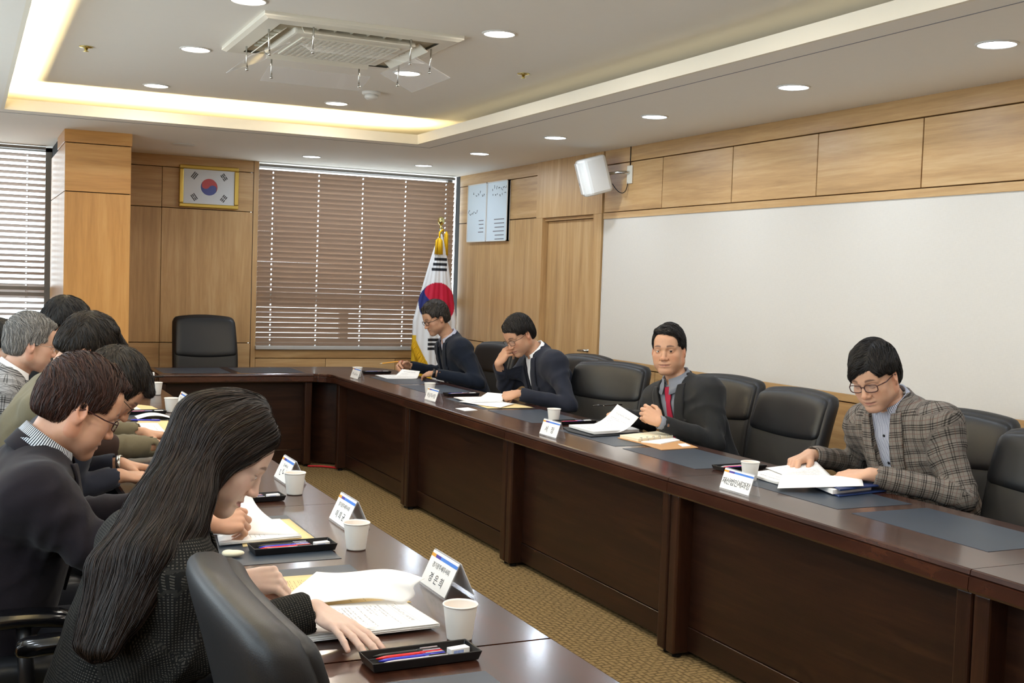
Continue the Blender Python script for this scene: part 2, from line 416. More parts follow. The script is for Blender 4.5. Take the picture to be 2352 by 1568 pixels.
box('door_frame', (-0.03, -0.43, 1.998), (0.033, 0.43, 2.02), 'oak_horizontal', d)
hd = lathe('handle', [(0.0, -0.006), (0.026, -0.006), (0.026, 0.004), (0.012, 0.006), (0.012, 0.045), (0.0, 0.05)], 'chrome', d, 20, (0.0, -0.37, 0.985), (0, -PI/2, 0))
v, f = tube_data([(-0.046, -0.375, 0.985), (-0.05, -0.35, 0.985), (-0.05, -0.25, 0.98)], [0.01, 0.010, 0.008], 10); mk('lever', v, f, 'chrome', d, True)
box('key_plate', (-0.003, -0.395, 0.90), (0.0, -0.345, 1.06), 'chrome', d, 0.002)
wbd = thing('linen_board', 'long white linen-textured board set into the oak wall behind the chairs', 'board', (XR+0.004, 2.60, 0.0))
box('board_face', (0.0, -4.76, 0.957), (0.06, 4.98, 1.977), 'linen_board', wbd, 0.002)
multibox('edge_trim', [((-0.003, -4.76, 0.953), (0.05, 4.985, 0.957)), ((-0.003, -4.76, 1.977), (0.05, 4.985, 1.980)), ((-0.003, 4.98, 0.953), (0.05, 4.985, 1.980))], 'white_plastic', wbd)

# ---- far wall with windows
WX0, WX1, WZ0, WZ1 = 2.36, 4.30, 0.846, 2.483
wf = tag(multibox('wall_far', [((XL-0.2, YF+0.08, 0), (XR+0.1, YF+0.26, 0.80)), ((0.66, YF+0.08, 0.80), (2.31, YF+0.26, 2.6)), ((XL-0.2, YF+0.08, 0.80), (-0.95, YF+0.26, 2.6)),
                               ((XL-0.2, YF+0.08, 2.50), (XR+0.1, YF+0.26, 2.6))], 'dark_gap'), kind=S); wf['label'] = 'oak panelled far wall with two blinded windows'
def fp(x0, x1, z0, z1, mat, name='panel', y0=YF): wpanel(wf, (x0, y0, z0), (x1, YF+0.079, z1), mat, name)
cols = [(1.10, 1.53), (1.53, 2.315)]
for x0, x1 in cols:
    fp(x0+G/2, x1-G/2, 2.036, 2.378, 'oak_horizontal'); fp(x0+G/2, x1-G/2, 0.870, 2.030, 'oak_vertical'); fp(x0+G/2, x1-G/2, 0.10, 0.864, 'oak_horizontal')
fp(1.10, 2.315, 2.384, ZC+0.01, 'oak_horizontal', 'header_board', YF-0.002)
fp(2.318, 2.36, 0.10, ZC+0.01, 'oak_vertical', 'window_jamb', YF-0.006)
fp(2.362, XR, 0.735, 0.812, 'oak_horizontal', 'rail', YF-0.004)
for x0, x1 in ((2.362, 3.012), (3.012, 3.688), (3.688, XR)): fp(x0+G/2, x1-G/2, 0.10, 0.729, 'oak_horizontal')
for x0, x1 in ((XL, -0.2), (-0.2, 0.64)): fp(x0+G/2, x1-G/2, 0.10, 0.80, 'oak_horizontal')
def window(n, x0, x1, z0, z1, bars_v, bars_h):
    o = bpy.data.objects.new('window_%d' % n, None); COL.objects.link(o); o.location = ((x0+x1)/2, YF+0.2, z0); tag(o, kind=S)
    o['label'] = 'aluminium framed window behind the blind'
    w, h = (x1-x0)/2, z1-z0
    for a, b in (((-w, 0, 0), (-w+0.05, 0.05, h)), ((w-0.05, 0, 0), (w, 0.05, h)), ((-w, 0, 0), (w, 0.05, 0.05)), ((-w, 0, h-0.05), (w, 0.05, h))): box('frame_bar', a, b, 'window_frame', o)
    for x in bars_v: box('mullion', (x-o.location.x-0.04, 0, 0.05), (x-o.location.x+0.04, 0.05, 0.35), 'window_frame', o)
    for z in bars_h: box('transom', (-w+0.05, 0, z-z0-0.05), (w-0.05, 0.05, z-z0+0.05), 'window_frame', o)
    box('pane', (-w+0.05, 0.02, 0.05), (w-0.05, 0.026, h-0.05), 'pane_glass', o)
window(1, 2.36, XR, 0.83, 2.50, [3.24], [1.27]); window(2, -0.95, 0.66, 0.80, 2.50, [-0.15], [1.27])
sl = thing('window_sill', 'grey granite sill under the blind behind the flag', 'sill', ((WX0+XR)/2, YF, 0.813)); box('sill_slab', (-0.975, -0.045, 0), (0.965, 0.25, 0.032), 'granite_sill', sl, 0.004)
sl = thing('window_sill', 'grey granite sill at the window left of the column', 'sill', (-0.155, YF, 0.80)); box('sill_slab', (-0.8, -0.04, 0), (0.79, 0.25, 0.03), 'granite_sill', sl, 0.004)
def blind(label, x0, x1, ztop, n, pitch, tilt, jitter, cords):
    t = thing('venetian_blind', label, 'blind', ((x0+x1)/2, YF+0.04, ztop-0.03-n*pitch)); w = (x1-x0)/2; H = n*pitch
    box('head_rail', (-w, -0.02, H+0.005), (w, 0.03, H+0.028), 'window_frame', t)
    xs = [-w] + sum([[c-t.location.x-0.006, c-t.location.x+0.006] for c in cords], []) + [w]
    bx = [((-w, -0.025, -0.0013), (w, -0.009, 0.0013)), ((-w, 0.009, -0.0013), (w, 0.025, 0.0013))]
    bx += [((a, -0.009, -0.0013), (b, 0.009, 0.0013)) for a, b in zip(xs[0::2], xs[1::2])]
    rr = random.Random(3); first = None
    for k in range(n):
        z = H - (k+0.95)*pitch
        if first is None: o = first = multibox('slat', bx, 'blind_slat', t)
        else: o = first.copy(); link(o, t)
        o.location = (0, 0, z); o.rotation_euler = (-math.radians(tilt + rr.uniform(-jitter, jitter) - (3.5 if z < 0.42 and tilt > 40 else 0)), math.radians(rr.uniform(-0.05, 0.05)), 0)
    for c in cords: tube('ladder_cord', [(c-t.location.x+0.012, -0.024, H), (c-t.location.x+0.012, -0.024, 0)], 0.0012, 'blind_slat', t, 5)
    box('bottom_rail', (-w, -0.022, -0.02), (w, 0.022, -0.004), 'blind_slat', t, 0.003)
blind('closed brown slatted venetian blind behind the flag', 2.372, 4.255, 2.470, 35, 0.0455, 62, 2.2, [2.50, 2.92, 3.34, 3.76, 4.17])
blind('half-open slatted venetian blind left of the wooden column', -0.93, 0.60, 2.475, 33, 0.0485, 24, 1.0, [-0.75, -0.3, 0.15, 0.46])
# ---- column
cl = thing('wall_column', 'square oak-clad column between the two windows', 'column', (0.875, 9.0, 0)); del cl['category']; tag(cl, kind=S)
for lo, hi, m, nm in (((-0.233, -0.006, 2.392), (0.233, 0.70, ZC+0.01), 'oak_column_horizontal', 'header_board'), ((-0.228, 0, 2.043), (0.228, 1.45, 2.387), 'oak_column_horizontal', 'panel'),
                      ((-0.228, 0, 0.88), (0.228, 1.45, 2.037), 'oak_column_vertical', 'panel'), ((-0.228, 0, 0.0), (0.228, 1.45, 0.875), 'oak_column_horizontal', 'panel')):
    box(nm, lo, hi, m, cl, 0.0015, 1)
box('column_core', (-0.22, 0.01, 0), (0.22, 1.44, 2.48), 'dark_gap', cl)
# ---- walls out of view
tag(multibox('wall_left', [((XL-0.2, YB-0.2, 0), (XL, YF+0.3, 0.85)), ((XL-0.2, YB-0.2, 2.35), (XL, YF+0.3, 2.6)), ((XL-0.2, YB-0.2, 0.85), (XL, -0.5, 2.35)), ((XL-0.2, 7.5, 0.85), (XL, YF+0.3, 2.35)), ((XL-0.2, 3.3, 0.85), (XL, 3.7, 2.35))], 'oak_vertical'), kind=S)
for n_, y0_, y1_ in ((3, -0.5, 3.3), (4, 3.7, 7.5)):  # unseen windows added in the left wall to let in cool daylight
    o = bpy.data.objects.new('window_%d' % n_, None); COL.objects.link(o); o.location = (XL-0.15, (y0_+y1_)/2, 0.85); tag(o, 'added daylight window in the left wall outside the picture', kind=S)
    w_ = (y1_-y0_)/2
    multibox('frame_bar', [((0, -w_, 0), (0.05, w_, 0.05)), ((0, -w_, 1.45), (0.05, w_, 1.5)), ((0, -w_, 0), (0.05, -w_+0.05, 1.5)), ((0, w_-0.05, 0), (0.05, w_, 1.5)), ((0, -0.03, 0), (0.05, 0.03, 1.5))], 'window_frame', o)
    box('pane', (0.02, -w_+0.05, 0.05), (0.026, w_-0.05, 1.45), 'pane_glass', o)
    pl = bpy.data.lights.new('window_portal', 'AREA'); pl.shape = 'RECTANGLE'; pl.size = 1.5; pl.size_y = y1_-y0_; pl.cycles.is_portal = True; po = bpy.data.objects.new('window_portal', pl); link(po, o); po.location = (0.08, 0, 0.75); po.rotation_euler = (0, -PI/2, 0)
tag(box('wall_back', (XL-0.2, YB-0.2, 0), (XR+0.3, YB, 2.6), 'oak_vertical'), kind=S)

# ------------------------------------------------------------------ ceiling fittings
def downlight(loc, cool, label, group):
    t = thing('downlight', label, 'ceiling light', loc, 0, group)
    lathe('rim', [(0.072, 0.0), (0.072, -0.006), (0.079, -0.005), (0.082, 0.0)], 'white_plastic', t, 28)
    lathe('lens', [(0.0, -0.003), (0.072, -0.003), (0.072, 0.0)], 'lamp_cool' if cool else 'lamp_warm', t, 28)
    l = bpy.data.lights.new('lamp_glow', 'AREA'); l.shape = 'DISK'; l.size = 0.13; l.energy = POWER_SOFFIT if cool else POWER_TRAY; l.color = COL_SOFFIT if cool else COL_TRAY
    o = bpy.data.objects.new('lamp_glow', l); link(o, t); o.location = (0, 0, -0.010)
for i, y in enumerate((9.63, 8.40, 7.11, 5.85, 4.59, 3.36, 2.1, 0.85, -0.4)):
    lab = ['round recessed downlight in the lower ceiling nearest the far right corner', 'second downlight from the far corner above the right chairs', 'third downlight from the far corner, in front of the wall speaker',
           'fourth downlight from the far corner above the white board', 'fifth downlight from the far corner above the white board', 'large bright downlight nearest the camera above the white board'][min(i, 5)]
    ords = ('first', 'second', 'third', 'fourth', 'fifth', 'sixth', 'seventh', 'eighth', 'ninth')
    if i > 5: lab = 'downlight above the right chairs outside the picture, %s from the far wall' % ords[i]
    downlight((3.63, y, ZC), True, lab, 'downlights of the lower ceiling')
    if i > 0: downlight((-0.43, y, ZC), True, 'added downlight above the window side chairs outside the picture, %s from the far wall' % ords[i], 'downlights of the lower ceiling')  # unseen left row, added for its light
downlight((2.62, 9.6, ZC), True, 'round downlight above the closed blind near the far wall', 'downlights of the lower ceiling')
for i, y in enumerate((7.65, 6.27, 5.02, 3.77, 2.5, 1.25, 0.0)):
    for x, sd in ((1.08, 'column'), (2.25, 'door')):
        lab = 'warm tray downlight on the %s side, %s' % (sd, ['farthest row next to the glowing cove', 'second row level with the air conditioner far edge', 'third row level with the air conditioner near edge'][min(i, 2)])
        if i > 2: lab = 'warm tray downlight outside the picture on the %s side, %s row from the far cove' % (sd, ords[i])
        downlight((x, y, ZT), False, lab, 'downlights of the ceiling tray')
# air conditioner
ac = thing('air_conditioner', 'white four-way ceiling air conditioner with clear wind deflectors', 'air conditioner', (1.66, 5.64, ZT))
bm = bmesh.new()
def frame_ring(bm, o, i, z0, z1):
    vo = [bm.verts.new((sx*o, sy*o, z0)) for sx, sy in ((-1, -1), (1, -1), (1, 1), (-1, 1))]; vi = [bm.verts.new((sx*i, sy*i, z1)) for sx, sy in ((-1, -1), (1, -1), (1, 1), (-1, 1))]
    for k in range(4): bm.faces.new((vo[k], vo[(k+1) % 4], vi[(k+1) % 4], vi[k]))
frame_ring(bm, 0.475, 0.475, 0.0, -0.018); frame_ring(bm, 0.475, 0.455, -0.018, -0.028); frame_ring(bm, 0.455, 0.385, -0.028, -0.032)
bmesh.ops.recalc_face_normals(bm, faces=bm.faces[:]); from_bm('frame', bm, 'cream_plastic', ac)
box('slot_back', (-0.385, -0.385, -0.020), (0.385, 0.385, -0.004), 'slot_beige', ac)
for k in range(4):
    r = Matrix.Rotation(k*PI/2, 4, 'Z')
    o = box('louver', (-0.27, -0.03, -0.002), (0.27, 0.03, 0.002), 'cream_plastic', ac); o.matrix_local = r @ Matrix.Translation((0, -0.345, -0.035)) @ Matrix.Rotation(math.radians(38), 4, 'X')
    o = multibox('louver_rib', [((x-0.003, -0.02, -0.018), (x+0.003, 0.02, 0.0)) for x in (-0.2, -0.12, -0.04, 0.04, 0.12, 0.2)], 'cream_plastic', ac); o.matrix_local = r @ Matrix.Translation((0, -0.35, -0.012))
    o = box('corner_cover', (-0.06, -0.06, -0.036), (0.06, 0.06, -0.01), 'cream_plastic', ac, 0.012); o.matrix_local = r @ Matrix.Translation((0.33, 0.33, 0))
gp = box('grille_panel', (-0.30, -0.30, -0.046), (0.30, 0.30, -0.012), 'cream_plastic', ac, 0.02, 3)
gb = [((-0.235, -0.235+0.0214*k-0.0055, -0.052), (0.235, -0.235+0.0214*k+0.0055, -0.046)) for k in range(23)]
gb += [((-0.235+0.0294*k-0.007, -0.235, -0.0525), (-0.235+0.0294*k+0.007, 0.235, -0.0455)) for k in range(17)]
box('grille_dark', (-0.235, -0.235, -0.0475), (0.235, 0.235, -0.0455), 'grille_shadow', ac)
tag(multibox('grille_bars', gb, 'cream_plastic', ac), kind='stuff')
for k in range(4):
    r = Matrix.Rotation(k*PI/2, 4, 'Z'); flap = Matrix.Translation((0, -0.40, -0.125)) @ Matrix.Rotation(math.radians((18, 24, 14, 24)[k]), 4, 'X')
    o = box('deflector', (-0.27, -0.10, -0.0015), (0.27, 0.10, 0.0015), 'acrylic', ac, 0.0); o.matrix_local = r @ flap
    for s in (-1, 1):
        v, f = tube_data([(s*0.235, -0.40, -0.03), (s*0.235, -0.40, -0.075), (s*0.235, -0.395, -0.13)], 0.0045, 6); o = mk('deflector_arm', v, f, 'chrome', ac, True); o.matrix_local = r
        o = lathe('thumb_screw', [(0, -0.012), (0.008, -0.012), (0.008, -0.004), (0.004, 0.0), (0.004, 0.01), (0, 0.01)], 'chrome', ac, 10); o.matrix_local = r @ Matrix.Translation((s*0.235, -0.395, -0.138))
t = thing('smoke_detector', 'round white smoke detector on the tray beyond the air conditioner', 'detector', (2.294, 7.044, ZT))
lathe('base', [(0.058, 0.0), (0.058, -0.014), (0.05, -0.02), (0, -0.02)], 'white_plastic', t, 24); lathe('sensor', [(0.04, -0.02), (0.042, -0.034), (0.034, -0.046), (0, -0.047)], 'white_plastic', t, 24)
def sprinkler(loc, label):
    t = thing('sprinkler', label, 'sprinkler', loc); lathe('plate', [(0.036, 0.0), (0.034, -0.006), (0.012, -0.008), (0.0, -0.008)], 'brass_gold', t, 18); lathe('head', [(0.010, -0.008), (0.006, -0.02), (0.016, -0.026), (0, -0.027)], 'brass_gold', t, 12)
sprinkler((0.567, 6.547, ZT), 'small brass sprinkler head on the tray near the glowing left cove')
sprinkler((2.80, 5.9, ZT), 'small sprinkler head on the tray near the door side edge')
sprinkler((2.35, 3.3, ZT), 'small sprinkler head at the top edge above the linen board')
t = thing('ceiling_speaker', 'flush round ceiling speaker beside the column', 'speaker', (1.55, 9.45, ZC)); lathe('cover', [(0.085, 0.0), (0.083, -0.004), (0.0, -0.005)], 'ceiling_white', t, 28); lathe('rim', [(0.085, 0.0), (0.092, -0.005), (0.085, -0.006)], 'white_plastic', t, 28)

# ------------------------------------------------------------------ wall things
sp = thing('wall_speaker', 'white tilted loudspeaker on a bracket above the door', 'speaker', (4.10, 7.40, 2.275))
sp.rotation_euler = Euler((math.radians(6), math.radians(-16), math.radians(-24)), 'XYZ'); sp.scale = (0.92, 0.92, 0.92)
prism('cabinet', [(-0.115, -0.075), (-0.06, -0.13), (0.115, -0.085), (0.115, 0.085), (-0.06, 0.13), (-0.115, 0.075)], -0.145, 0.145, 'white_plastic', sp, 0.022)
box('front_grille', (-0.124, -0.075, -0.125), (-0.108, 0.075, 0.125), 'white_plastic', sp, 0.012)
box('logo', (-0.1255, -0.012, -0.05), (-0.1235, 0.012, -0.028), 'ink_grey', sp)
br = thing('speaker_bracket', 'small metal bracket and cable holding the wall speaker', 'bracket', (XR, 7.22, 2.28))
box('plate', (-0.012, -0.035, -0.06), (0.0, 0.035, 0.07), 'cream_plastic', br, 0.004); tube('arm', [(-0.01, 0, 0.02), (-0.07, 0.06, 0.02), (-0.12, 0.14, 0.01)], 0.012, 'chrome', br)
tube('cable', [(-0.006, 0.0, 0.205), (-0.006, 0.0, 0.07)], 0.004, 'black_plastic', br); tube('cable', bez((-0.01, 0.02, -0.05), (-0.01, 0.03, -0.14), (-0.06, 0.03, -0.16), (-0.09, 0.1, -0.06)), 0.003, 'rubber', br)
# calligraphy boards
pb = thing('calligraphy_boards', 'pair of pale framed calligraphy boards on the wall beside the blind', 'wall board', (XR, 9.69, 2.113))
rr = random.Random(5)
for k, (y0, y1) in enumerate(((0.004, 0.44), (-0.445, -0.004))):
    b = box('board', (-0.024, y0, -0.262), (-0.004, y1, 0.262), 'poster_paper', pb)
    multibox('frame', [((-0.03, y0, -0.266), (0, y1, -0.258)), ((-0.03, y0, 0.258), (0, y1, 0.266)), ((-0.03, y0, -0.266), (0, y0+0.008, 0.266)), ((-0.03, y1-0.008, -0.266), (0, y1, 0.266))], 'white_plastic', pb)
    def stroke(y, z, s):
        pts = [Vector((-0.0245, y, z))]
        for _ in range(5): pts.append(pts[-1] + Vector((0, rr.uniform(-1, 0.4)*s, rr.uniform(-1, 1)*s)))
        return pts
    v, f = [], []
    for row, (zz, ya, yb) in enumerate((((0.17, 0.30, 0.02), (0.0, 0.42, 0.22)) if k == 0 else ((0.20, 0.33, 0.06), (0.15, 0.32, 0.02)))):
        for j in range(7):
            yy = (y0 + ya + (yb-ya)*j/6); a, b2 = tube_data(stroke(yy, zz + rr.uniform(-0.008, 0.008), 0.011), 0.0022, 4); n = len(v); v += a; f += [tuple(i+n for i in q) for q in b2]
    mk('brush_writing', v, f, 'ink', pb)
    lines = [((-0.0252, y0+0.06, -0.07-0.035*j-0.006), (-0.0242, y0+0.06+rr.uniform(0.08, 0.12)*(1 if k == 0 else 2), -0.07-0.035*j+0.002)) for j in range(4 if k == 0 else 6)]
    multibox('small_print', lines, 'ink_grey', pb)
# framed flag picture
fpic = thing('framed_flag_picture', 'gold-framed national flag picture on the far oak wall', 'picture', (1.925, YF-0.004, 2.227))
def fr(x0, x1, z0, z1): return ((x0, -0.028, z0), (x1, 0, z1))
for a in (fr(-0.255, 0.255, 0.148, 0.183), fr(-0.255, 0.255, -0.183, -0.148), fr(-0.255, -0.218, -0.148, 0.148), fr(0.218, 0.255, -0.148, 0.148)): box('frame_side', a[0], a[1], 'gold_frame', fpic, 0.009, 3)
box('print', (-0.22, -0.014, -0.15), (0.22, -0.004, 0.15), 'picture_paper', fpic)
def taeguk(parent, c, R, ang, depth, mats):
    # S-curve disc as two flat halves in the xz plane
    def half(sgn):
        p = []
        for i in range(25): a = PI*i/24; p.append((R*math.cos(a)*sgn, R*math.sin(a)*sgn))
        for i in range(1, 13): a = PI - PI*i/12; p.append(((-R/2 + R/2*math.cos(a))*sgn, -R/2*math.sin(a)*sgn))
        for i in range(1, 12): a = PI - PI*i/12; p.append(((R/2 + R/2*math.cos(a))*sgn, R/2*math.sin(a)*sgn))
        return p
    for s, m in ((1, mats[0]), (-1, mats[1])):
        pts = half(s); q = [(c[0]+x*math.cos(ang)-y*math.sin(ang), depth, c[1]+x*math.sin(ang)+y*math.cos(ang)) for x, y in pts]
        bm = bmesh.new(); bm.faces.new([bm.verts.new(p) for p in q]); bmesh.ops.triangulate(bm, faces=bm.faces[:]); from_bm('emblem_half', bm, m, parent)
taeguk(fpic, (0, 0), 0.072, math.radians(-33), -0.0148, ('flag_red', 'flag_blue'))
for (sx, sz), pat in (((-1, 1), (0, 0, 0)), ((1, 1), (1, 0, 1)), ((-1, -1), (0, 1, 0)), ((1, -1), (1, 1, 1))):
    ang = math.atan2(sz*0.094, sx*0.128); v, f = [], []
    for k, br_ in enumerate(pat):
        r = 0.138 + 0.0145*k
        for a, b in (((-0.03, 0.03),) if not br_ else ((-0.03, -0.003), (0.003, 0.03))):
            q = [(r, a), (r+0.0095, a), (r+0.0095, b), (r, b)]; n = len(v)
            v += [(x*math.cos(ang)-y*math.sin(ang), -0.0148, x*math.sin(ang)+y*math.cos(ang)) for x, y in q]; f.append((n, n+1, n+2, n+3))
    mk('trigram', v, f, 'flag_black', fpic)
box('glass', (-0.219, -0.018, -0.149), (0.219, -0.0165, 0.149), 'lens_glass', fpic)
# floor flag on its pole
fl = thing('flag_on_pole', 'white national flag draped on a pole with gold tassels by the blind', 'flag', (3.95, 9.98, 0))
lathe('pole', [(0.0, 0.0), (0.14, 0.0), (0.14, 0.02), (0.03, 0.05), (0.016, 0.07), (0.016, 1.96), (0, 1.96)], 'brass_gold', fl, 16)
lathe('finial', [(0.008, 1.95), (0.018, 1.965), (0.008, 1.985)] + [(max(0.0, 0.032*math.sin(PI*k/14)), 2.025-0.04*math.cos(PI*k/14)) for k in range(1, 15)], 'brass_gold', fl, 18)
def flag_cloth():
    nu, nv = 110, 240; zt, zb = 1.905, 0.30
    v = np.zeros((nv+1, nu+1, 3)); c = np.zeros((nv+1, nu+1, 4)); c[..., 3] = 1
    jj, ii = np.mgrid[0:nv+1, 0:nu+1]; u = ii/nu*2-1; t = jj/nv; z = zt + (zb-zt)*t
    cen = -0.012 - 0.045*np.clip((zt-z)/1.0, 0, 1.3); w = 0.012 + 0.205*np.clip((zt-z)/0.80, 0, 1)**0.85
    w = w*np.where(z < 1.1, 1-0.10*(1.1-z), 1)
    x = cen + w*u + 0.006*np.sin(7*u + 3*t)*t
    y = -0.03 - 0.075*np.sqrt(np.clip(1-u*u, 0, 1))*(0.25+t) + 0.012*np.sin(9*u+1.0)*t + 0.007*np.sin(21*u-2*t)*t
    v[..., 0], v[..., 1], v[..., 2] = x, y, z
    white = np.array([0.80, 0.81, 0.82]); red = np.array([0.55, 0.012, 0.045]); blue = np.array([0.02, 0.03, 0.17]); blk = np.array([0.012, 0.014, 0.02]); gold = np.array([0.72, 0.45, 0.02])
    rgb = np.tile(white, (nv+1, nu+1, 1))
    cx, cz, R = -0.038, 1.268, 0.178; dx, dz = (x-cx), (z-cz)*0.92
    disc = dx*dx + dz*dz < R*R; bl = (dx + 0.5*R*np.sin(dz/R*PI*0.9) < -0.035)
    rgb[disc] = red; rgb[disc & bl] = blue
    for k in range(3):
        zc = 1.672 - 0.0445*k; rgb[(np.abs(z-zc) < 0.0135) & (x > -0.075-0.012*k) & (x < 0.052)] = blk
        zc = 0.94 - 0.042*k; rgb[(np.abs(z-zc) < 0.0125) & (x > -0.135) & (x < -0.02)] = blk
    edge = (u < -0.86) & (z < 0.98) | ((z < 0.98-2.0*(x+0.26)) & (x < -0.10) & (z < 0.98))
    rgb[edge] = gold
    c[..., :3] = rgb; W = nu+1
    f = [(j*W+i, (j+1)*W+i, (j+1)*W+i+1, j*W+i+1) for j in range(nv) for i in range(nu)]
    o = mk('flag_cloth', v.reshape(-1, 3), f, None, fl, True); at = o.data.color_attributes.new('dye', 'FLOAT_COLOR', 'POINT'); at.data.foreach_set('color', c.reshape(-1).astype(np.float32))
    t = NT('flag_fabric'); t.set(0.6, 0.3); a = t.node('ShaderNodeVertexColor', layer_name='dye'); t.base(a.outputs[0]); t.bump(t.noise(t.coord((1, 1, 1)), 500, 2), 0.15, 0.001)
    o.data.materials.append(t.m); md = o.modifiers.new('solid', 'SOLIDIFY'); md.thickness = 0.002
flag_cloth()
# fringe strands along the lower left hem
v, f = [], []
rr = random.Random(2)
for k in range(60):
    s = k/59; x = -0.262 + 0.17*s + rr.uniform(-0.004, 0.004); z = 0.93 - 0.36*s
    a, b = tube_data([(x, -0.10-0.05*s, z), (x-0.028, -0.105-0.05*s, z-0.03+rr.uniform(-0.008, 0.008)), (x-0.035, -0.10-0.05*s, z-0.075)], [0.004, 0.0035, 0.0015], 4); n = len(v); v += a; f += [tuple(i+n for i in q) for q in b]
tag(mk('fringe', v, f, 'gold_fringe', fl, True), kind='stuff')
def tassel(x, y, z, L, r, n):
    v, f = [], []
    for k in range(n):
        a = 2*PI*k/n*1.618; q = r*math.sqrt((k+0.5)/n); A, B = tube_data([(x, y, z), (x+q*0.8*math.cos(a), y+q*0.8*math.sin(a), z-0.03), (x+q*math.cos(a), y+q*math.sin(a), z-L+rr.uniform(0, 0.01))], [0.004, 0.004, 0.0025], 4)
        m = len(v); v += A; f += [tuple(i+m for i in p) for p in B]
    mk('tassel', v, f, 'gold_fringe', fl, True)
tassel(-0.035, -0.06, 1.875, 0.16, 0.042, 70); tassel(0.045, -0.03, 1.93, 0.22, 0.022, 40)
tube('cord_knot', [(0.02, -0.02, 1.93), (0.0, -0.045, 1.945), (-0.03, -0.05, 1.92), (-0.035, -0.06, 1.87)], 0.009, 'gold_fringe', fl); lathe('pole_socket', [(0.02, 1.90), (0.02, 1.955), (0.0, 1.955)], 'chrome', fl, 12)
# ------------------------------------------------------------------ tables
TZ, TD = 0.73, 0.66
TOP_PROF = [(TD, 0.700), (TD+0.002, 0.726), (TD-0.004, TZ), (0.006, TZ), (0.0, 0.7265), (-0.002, 0.714), (0.004, 0.7105), (-0.006, 0.7075), (-0.008, 0.672), (-0.003, 0.664), (0.03, 0.664), (0.05, 0.700)]
def table_unit(L, label, loc, rotz, group, mats=True):
    t = thing('conference_table', label, 'table', loc, rotz, group)
    extrude_y('tabletop', TOP_PROF, 0.0015, L-0.0015, 'walnut_top', t)
    box('front_panel', (0.085, 0.03, 0.13), (0.105, L-0.03, 0.70), 'walnut_panel', t)
    box('kick_rail', (0.080, 0.03, 0.028), (0.105, L-0.03, 0.126), 'walnut_panel', t, 0.002, 1)
    for y0, y1 in ((0.004, 0.062), (L-0.062, L-0.004)):
        box('post', (0.012, y0, 0.018), (0.10, y1, 0.664), 'walnut_post', t, 0.008, 2)
        box('side_panel', (0.10, y0+0.01, 0.02), (0.60, y1-0.02, 0.70), 'walnut_panel', t)
        for x in (0.05, 0.56): lathe('foot_glide', [(0.0, 0.0), (0.018, 0.0), (0.018, 0.012), (0.008, 0.02), (0, 0.02)], 'rubber', t, 12, (x, (y0+y1)/2, 0))
    if mats:
        for y0 in (0.145, L-0.145-0.60):
            m = box('desk_mat', (0.225, y0, TZ-0.002), (0.575, y0+0.60, TZ+0.0012), 'mat_slate', t)
    return t
L = 1.5625
for k in range(6):
    y0 = 8.63 - L*(k+1)
    lab = ['dark walnut table unit at the far end of the right row by the flag', 'walnut table unit of the right row with the second name card from the flag', 'walnut table unit of the right row in front of the man in the red tie', 'walnut table unit of the right row in front of the man in the plaid jacket', 'walnut table unit at the right picture edge, nearest the camera', 'walnut table unit of the right row beside the camera outside the picture'][k]
    table_unit(L, lab, (2.58, y0, 0), 0, 'right row of conference tables')
for k in range(5):
    y1 = 2.205 + L*k + L if k else 2.205 + L
    if k == 4: y1 = 2.2
    lab = ['walnut table unit of the left row in front of the long-haired woman', 'second walnut table unit of the left row from the camera', 'third walnut table unit of the left row from the camera', 'walnut table unit at the far end of the left row', 'nearest walnut table unit of the left row with an open pen tray'][k]
    LL = L if k != 3 else 8.62-(2.205+3*L)
    if k == 3: y1 = 8.62
    table_unit(LL, lab, (1.16, y1, 0), PI, 'left row of conference tables')
ft = table_unit(1.165, 'short dark walnut table closing the far end in front of the empty chair', (2.46, 8.80, 0), PI/2, None, mats=False)
for y0 in (0.05, 0.62): box('desk_mat', (0.08, y0, TZ-0.002), (0.56, y0+0.50, TZ+0.0012), 'mat_slate', ft)
def arc(c, r, a0, a1, n=8): return [(c[0]+r*math.cos(a0+(a1-a0)*i/n), c[1]+r*math.sin(a0+(a1-a0)*i/n)) for i in range(n+1)]
def corner(label, x, sx, poly=None):
    t = thing('corner_table', label, 'table', (x, 8.63, 0), 0, 'corner tables')
    P = lambda q: [(a*sx, b) for a, b in q][::sx]
    small = poly is not None
    poly = poly or [(0.0, 0.0), (TD, 0.0)] + arc((TD-0.36, 0.83-0.36), 0.36, 0, PI/2, 8) + [(-0.12, 0.83), (-0.12, 0.17), (-0.09, 0.17), (-0.03, 0.12), (0.0, 0.06)]
    prism('tabletop', P(poly), 0.7075, TZ, 'walnut_top', t, 0.004); low = [(0.0-0.006, 0.0), (TD-0.05, 0.0), (TD-0.1, 0.5), (0.3, 0.78), (-0.12, 0.78), (-0.12, 0.164), (-0.094, 0.164), (-0.036, 0.114), (-0.006, 0.057)]
    if small: low = [(-0.006, 0.0), (TD-0.05, 0.0), (TD-0.05, 0.30), (0.0, 0.30), (0.0, 0.78), (-0.12, 0.78), (-0.12, 0.164), (-0.094, 0.164), (-0.036, 0.114), (-0.006, 0.057)]
    prism('edge_band', P(low), 0.664, 0.7065, 'walnut_top', t, 0.003)
    box('recess_panel', (0.03*sx-0.17, 0.235, 0.02), (0.03*sx+0.17, 0.255, 0.665), 'walnut_panel', t, rot=(0, 0, -0.75*sx))
    box('back_support', (0.25*sx-0.02, 0.05, 0.0), (0.25*sx+0.02, 0.28 if small else 0.7, 0.70), 'walnut_panel', t)
    lathe('cable_port', [(0, 0.655), (0.02, 0.655), (0.02, 0.668), (0, 0.668)], 'cream_plastic', t, 14, (0.10*sx, 0.03, 0)); return t
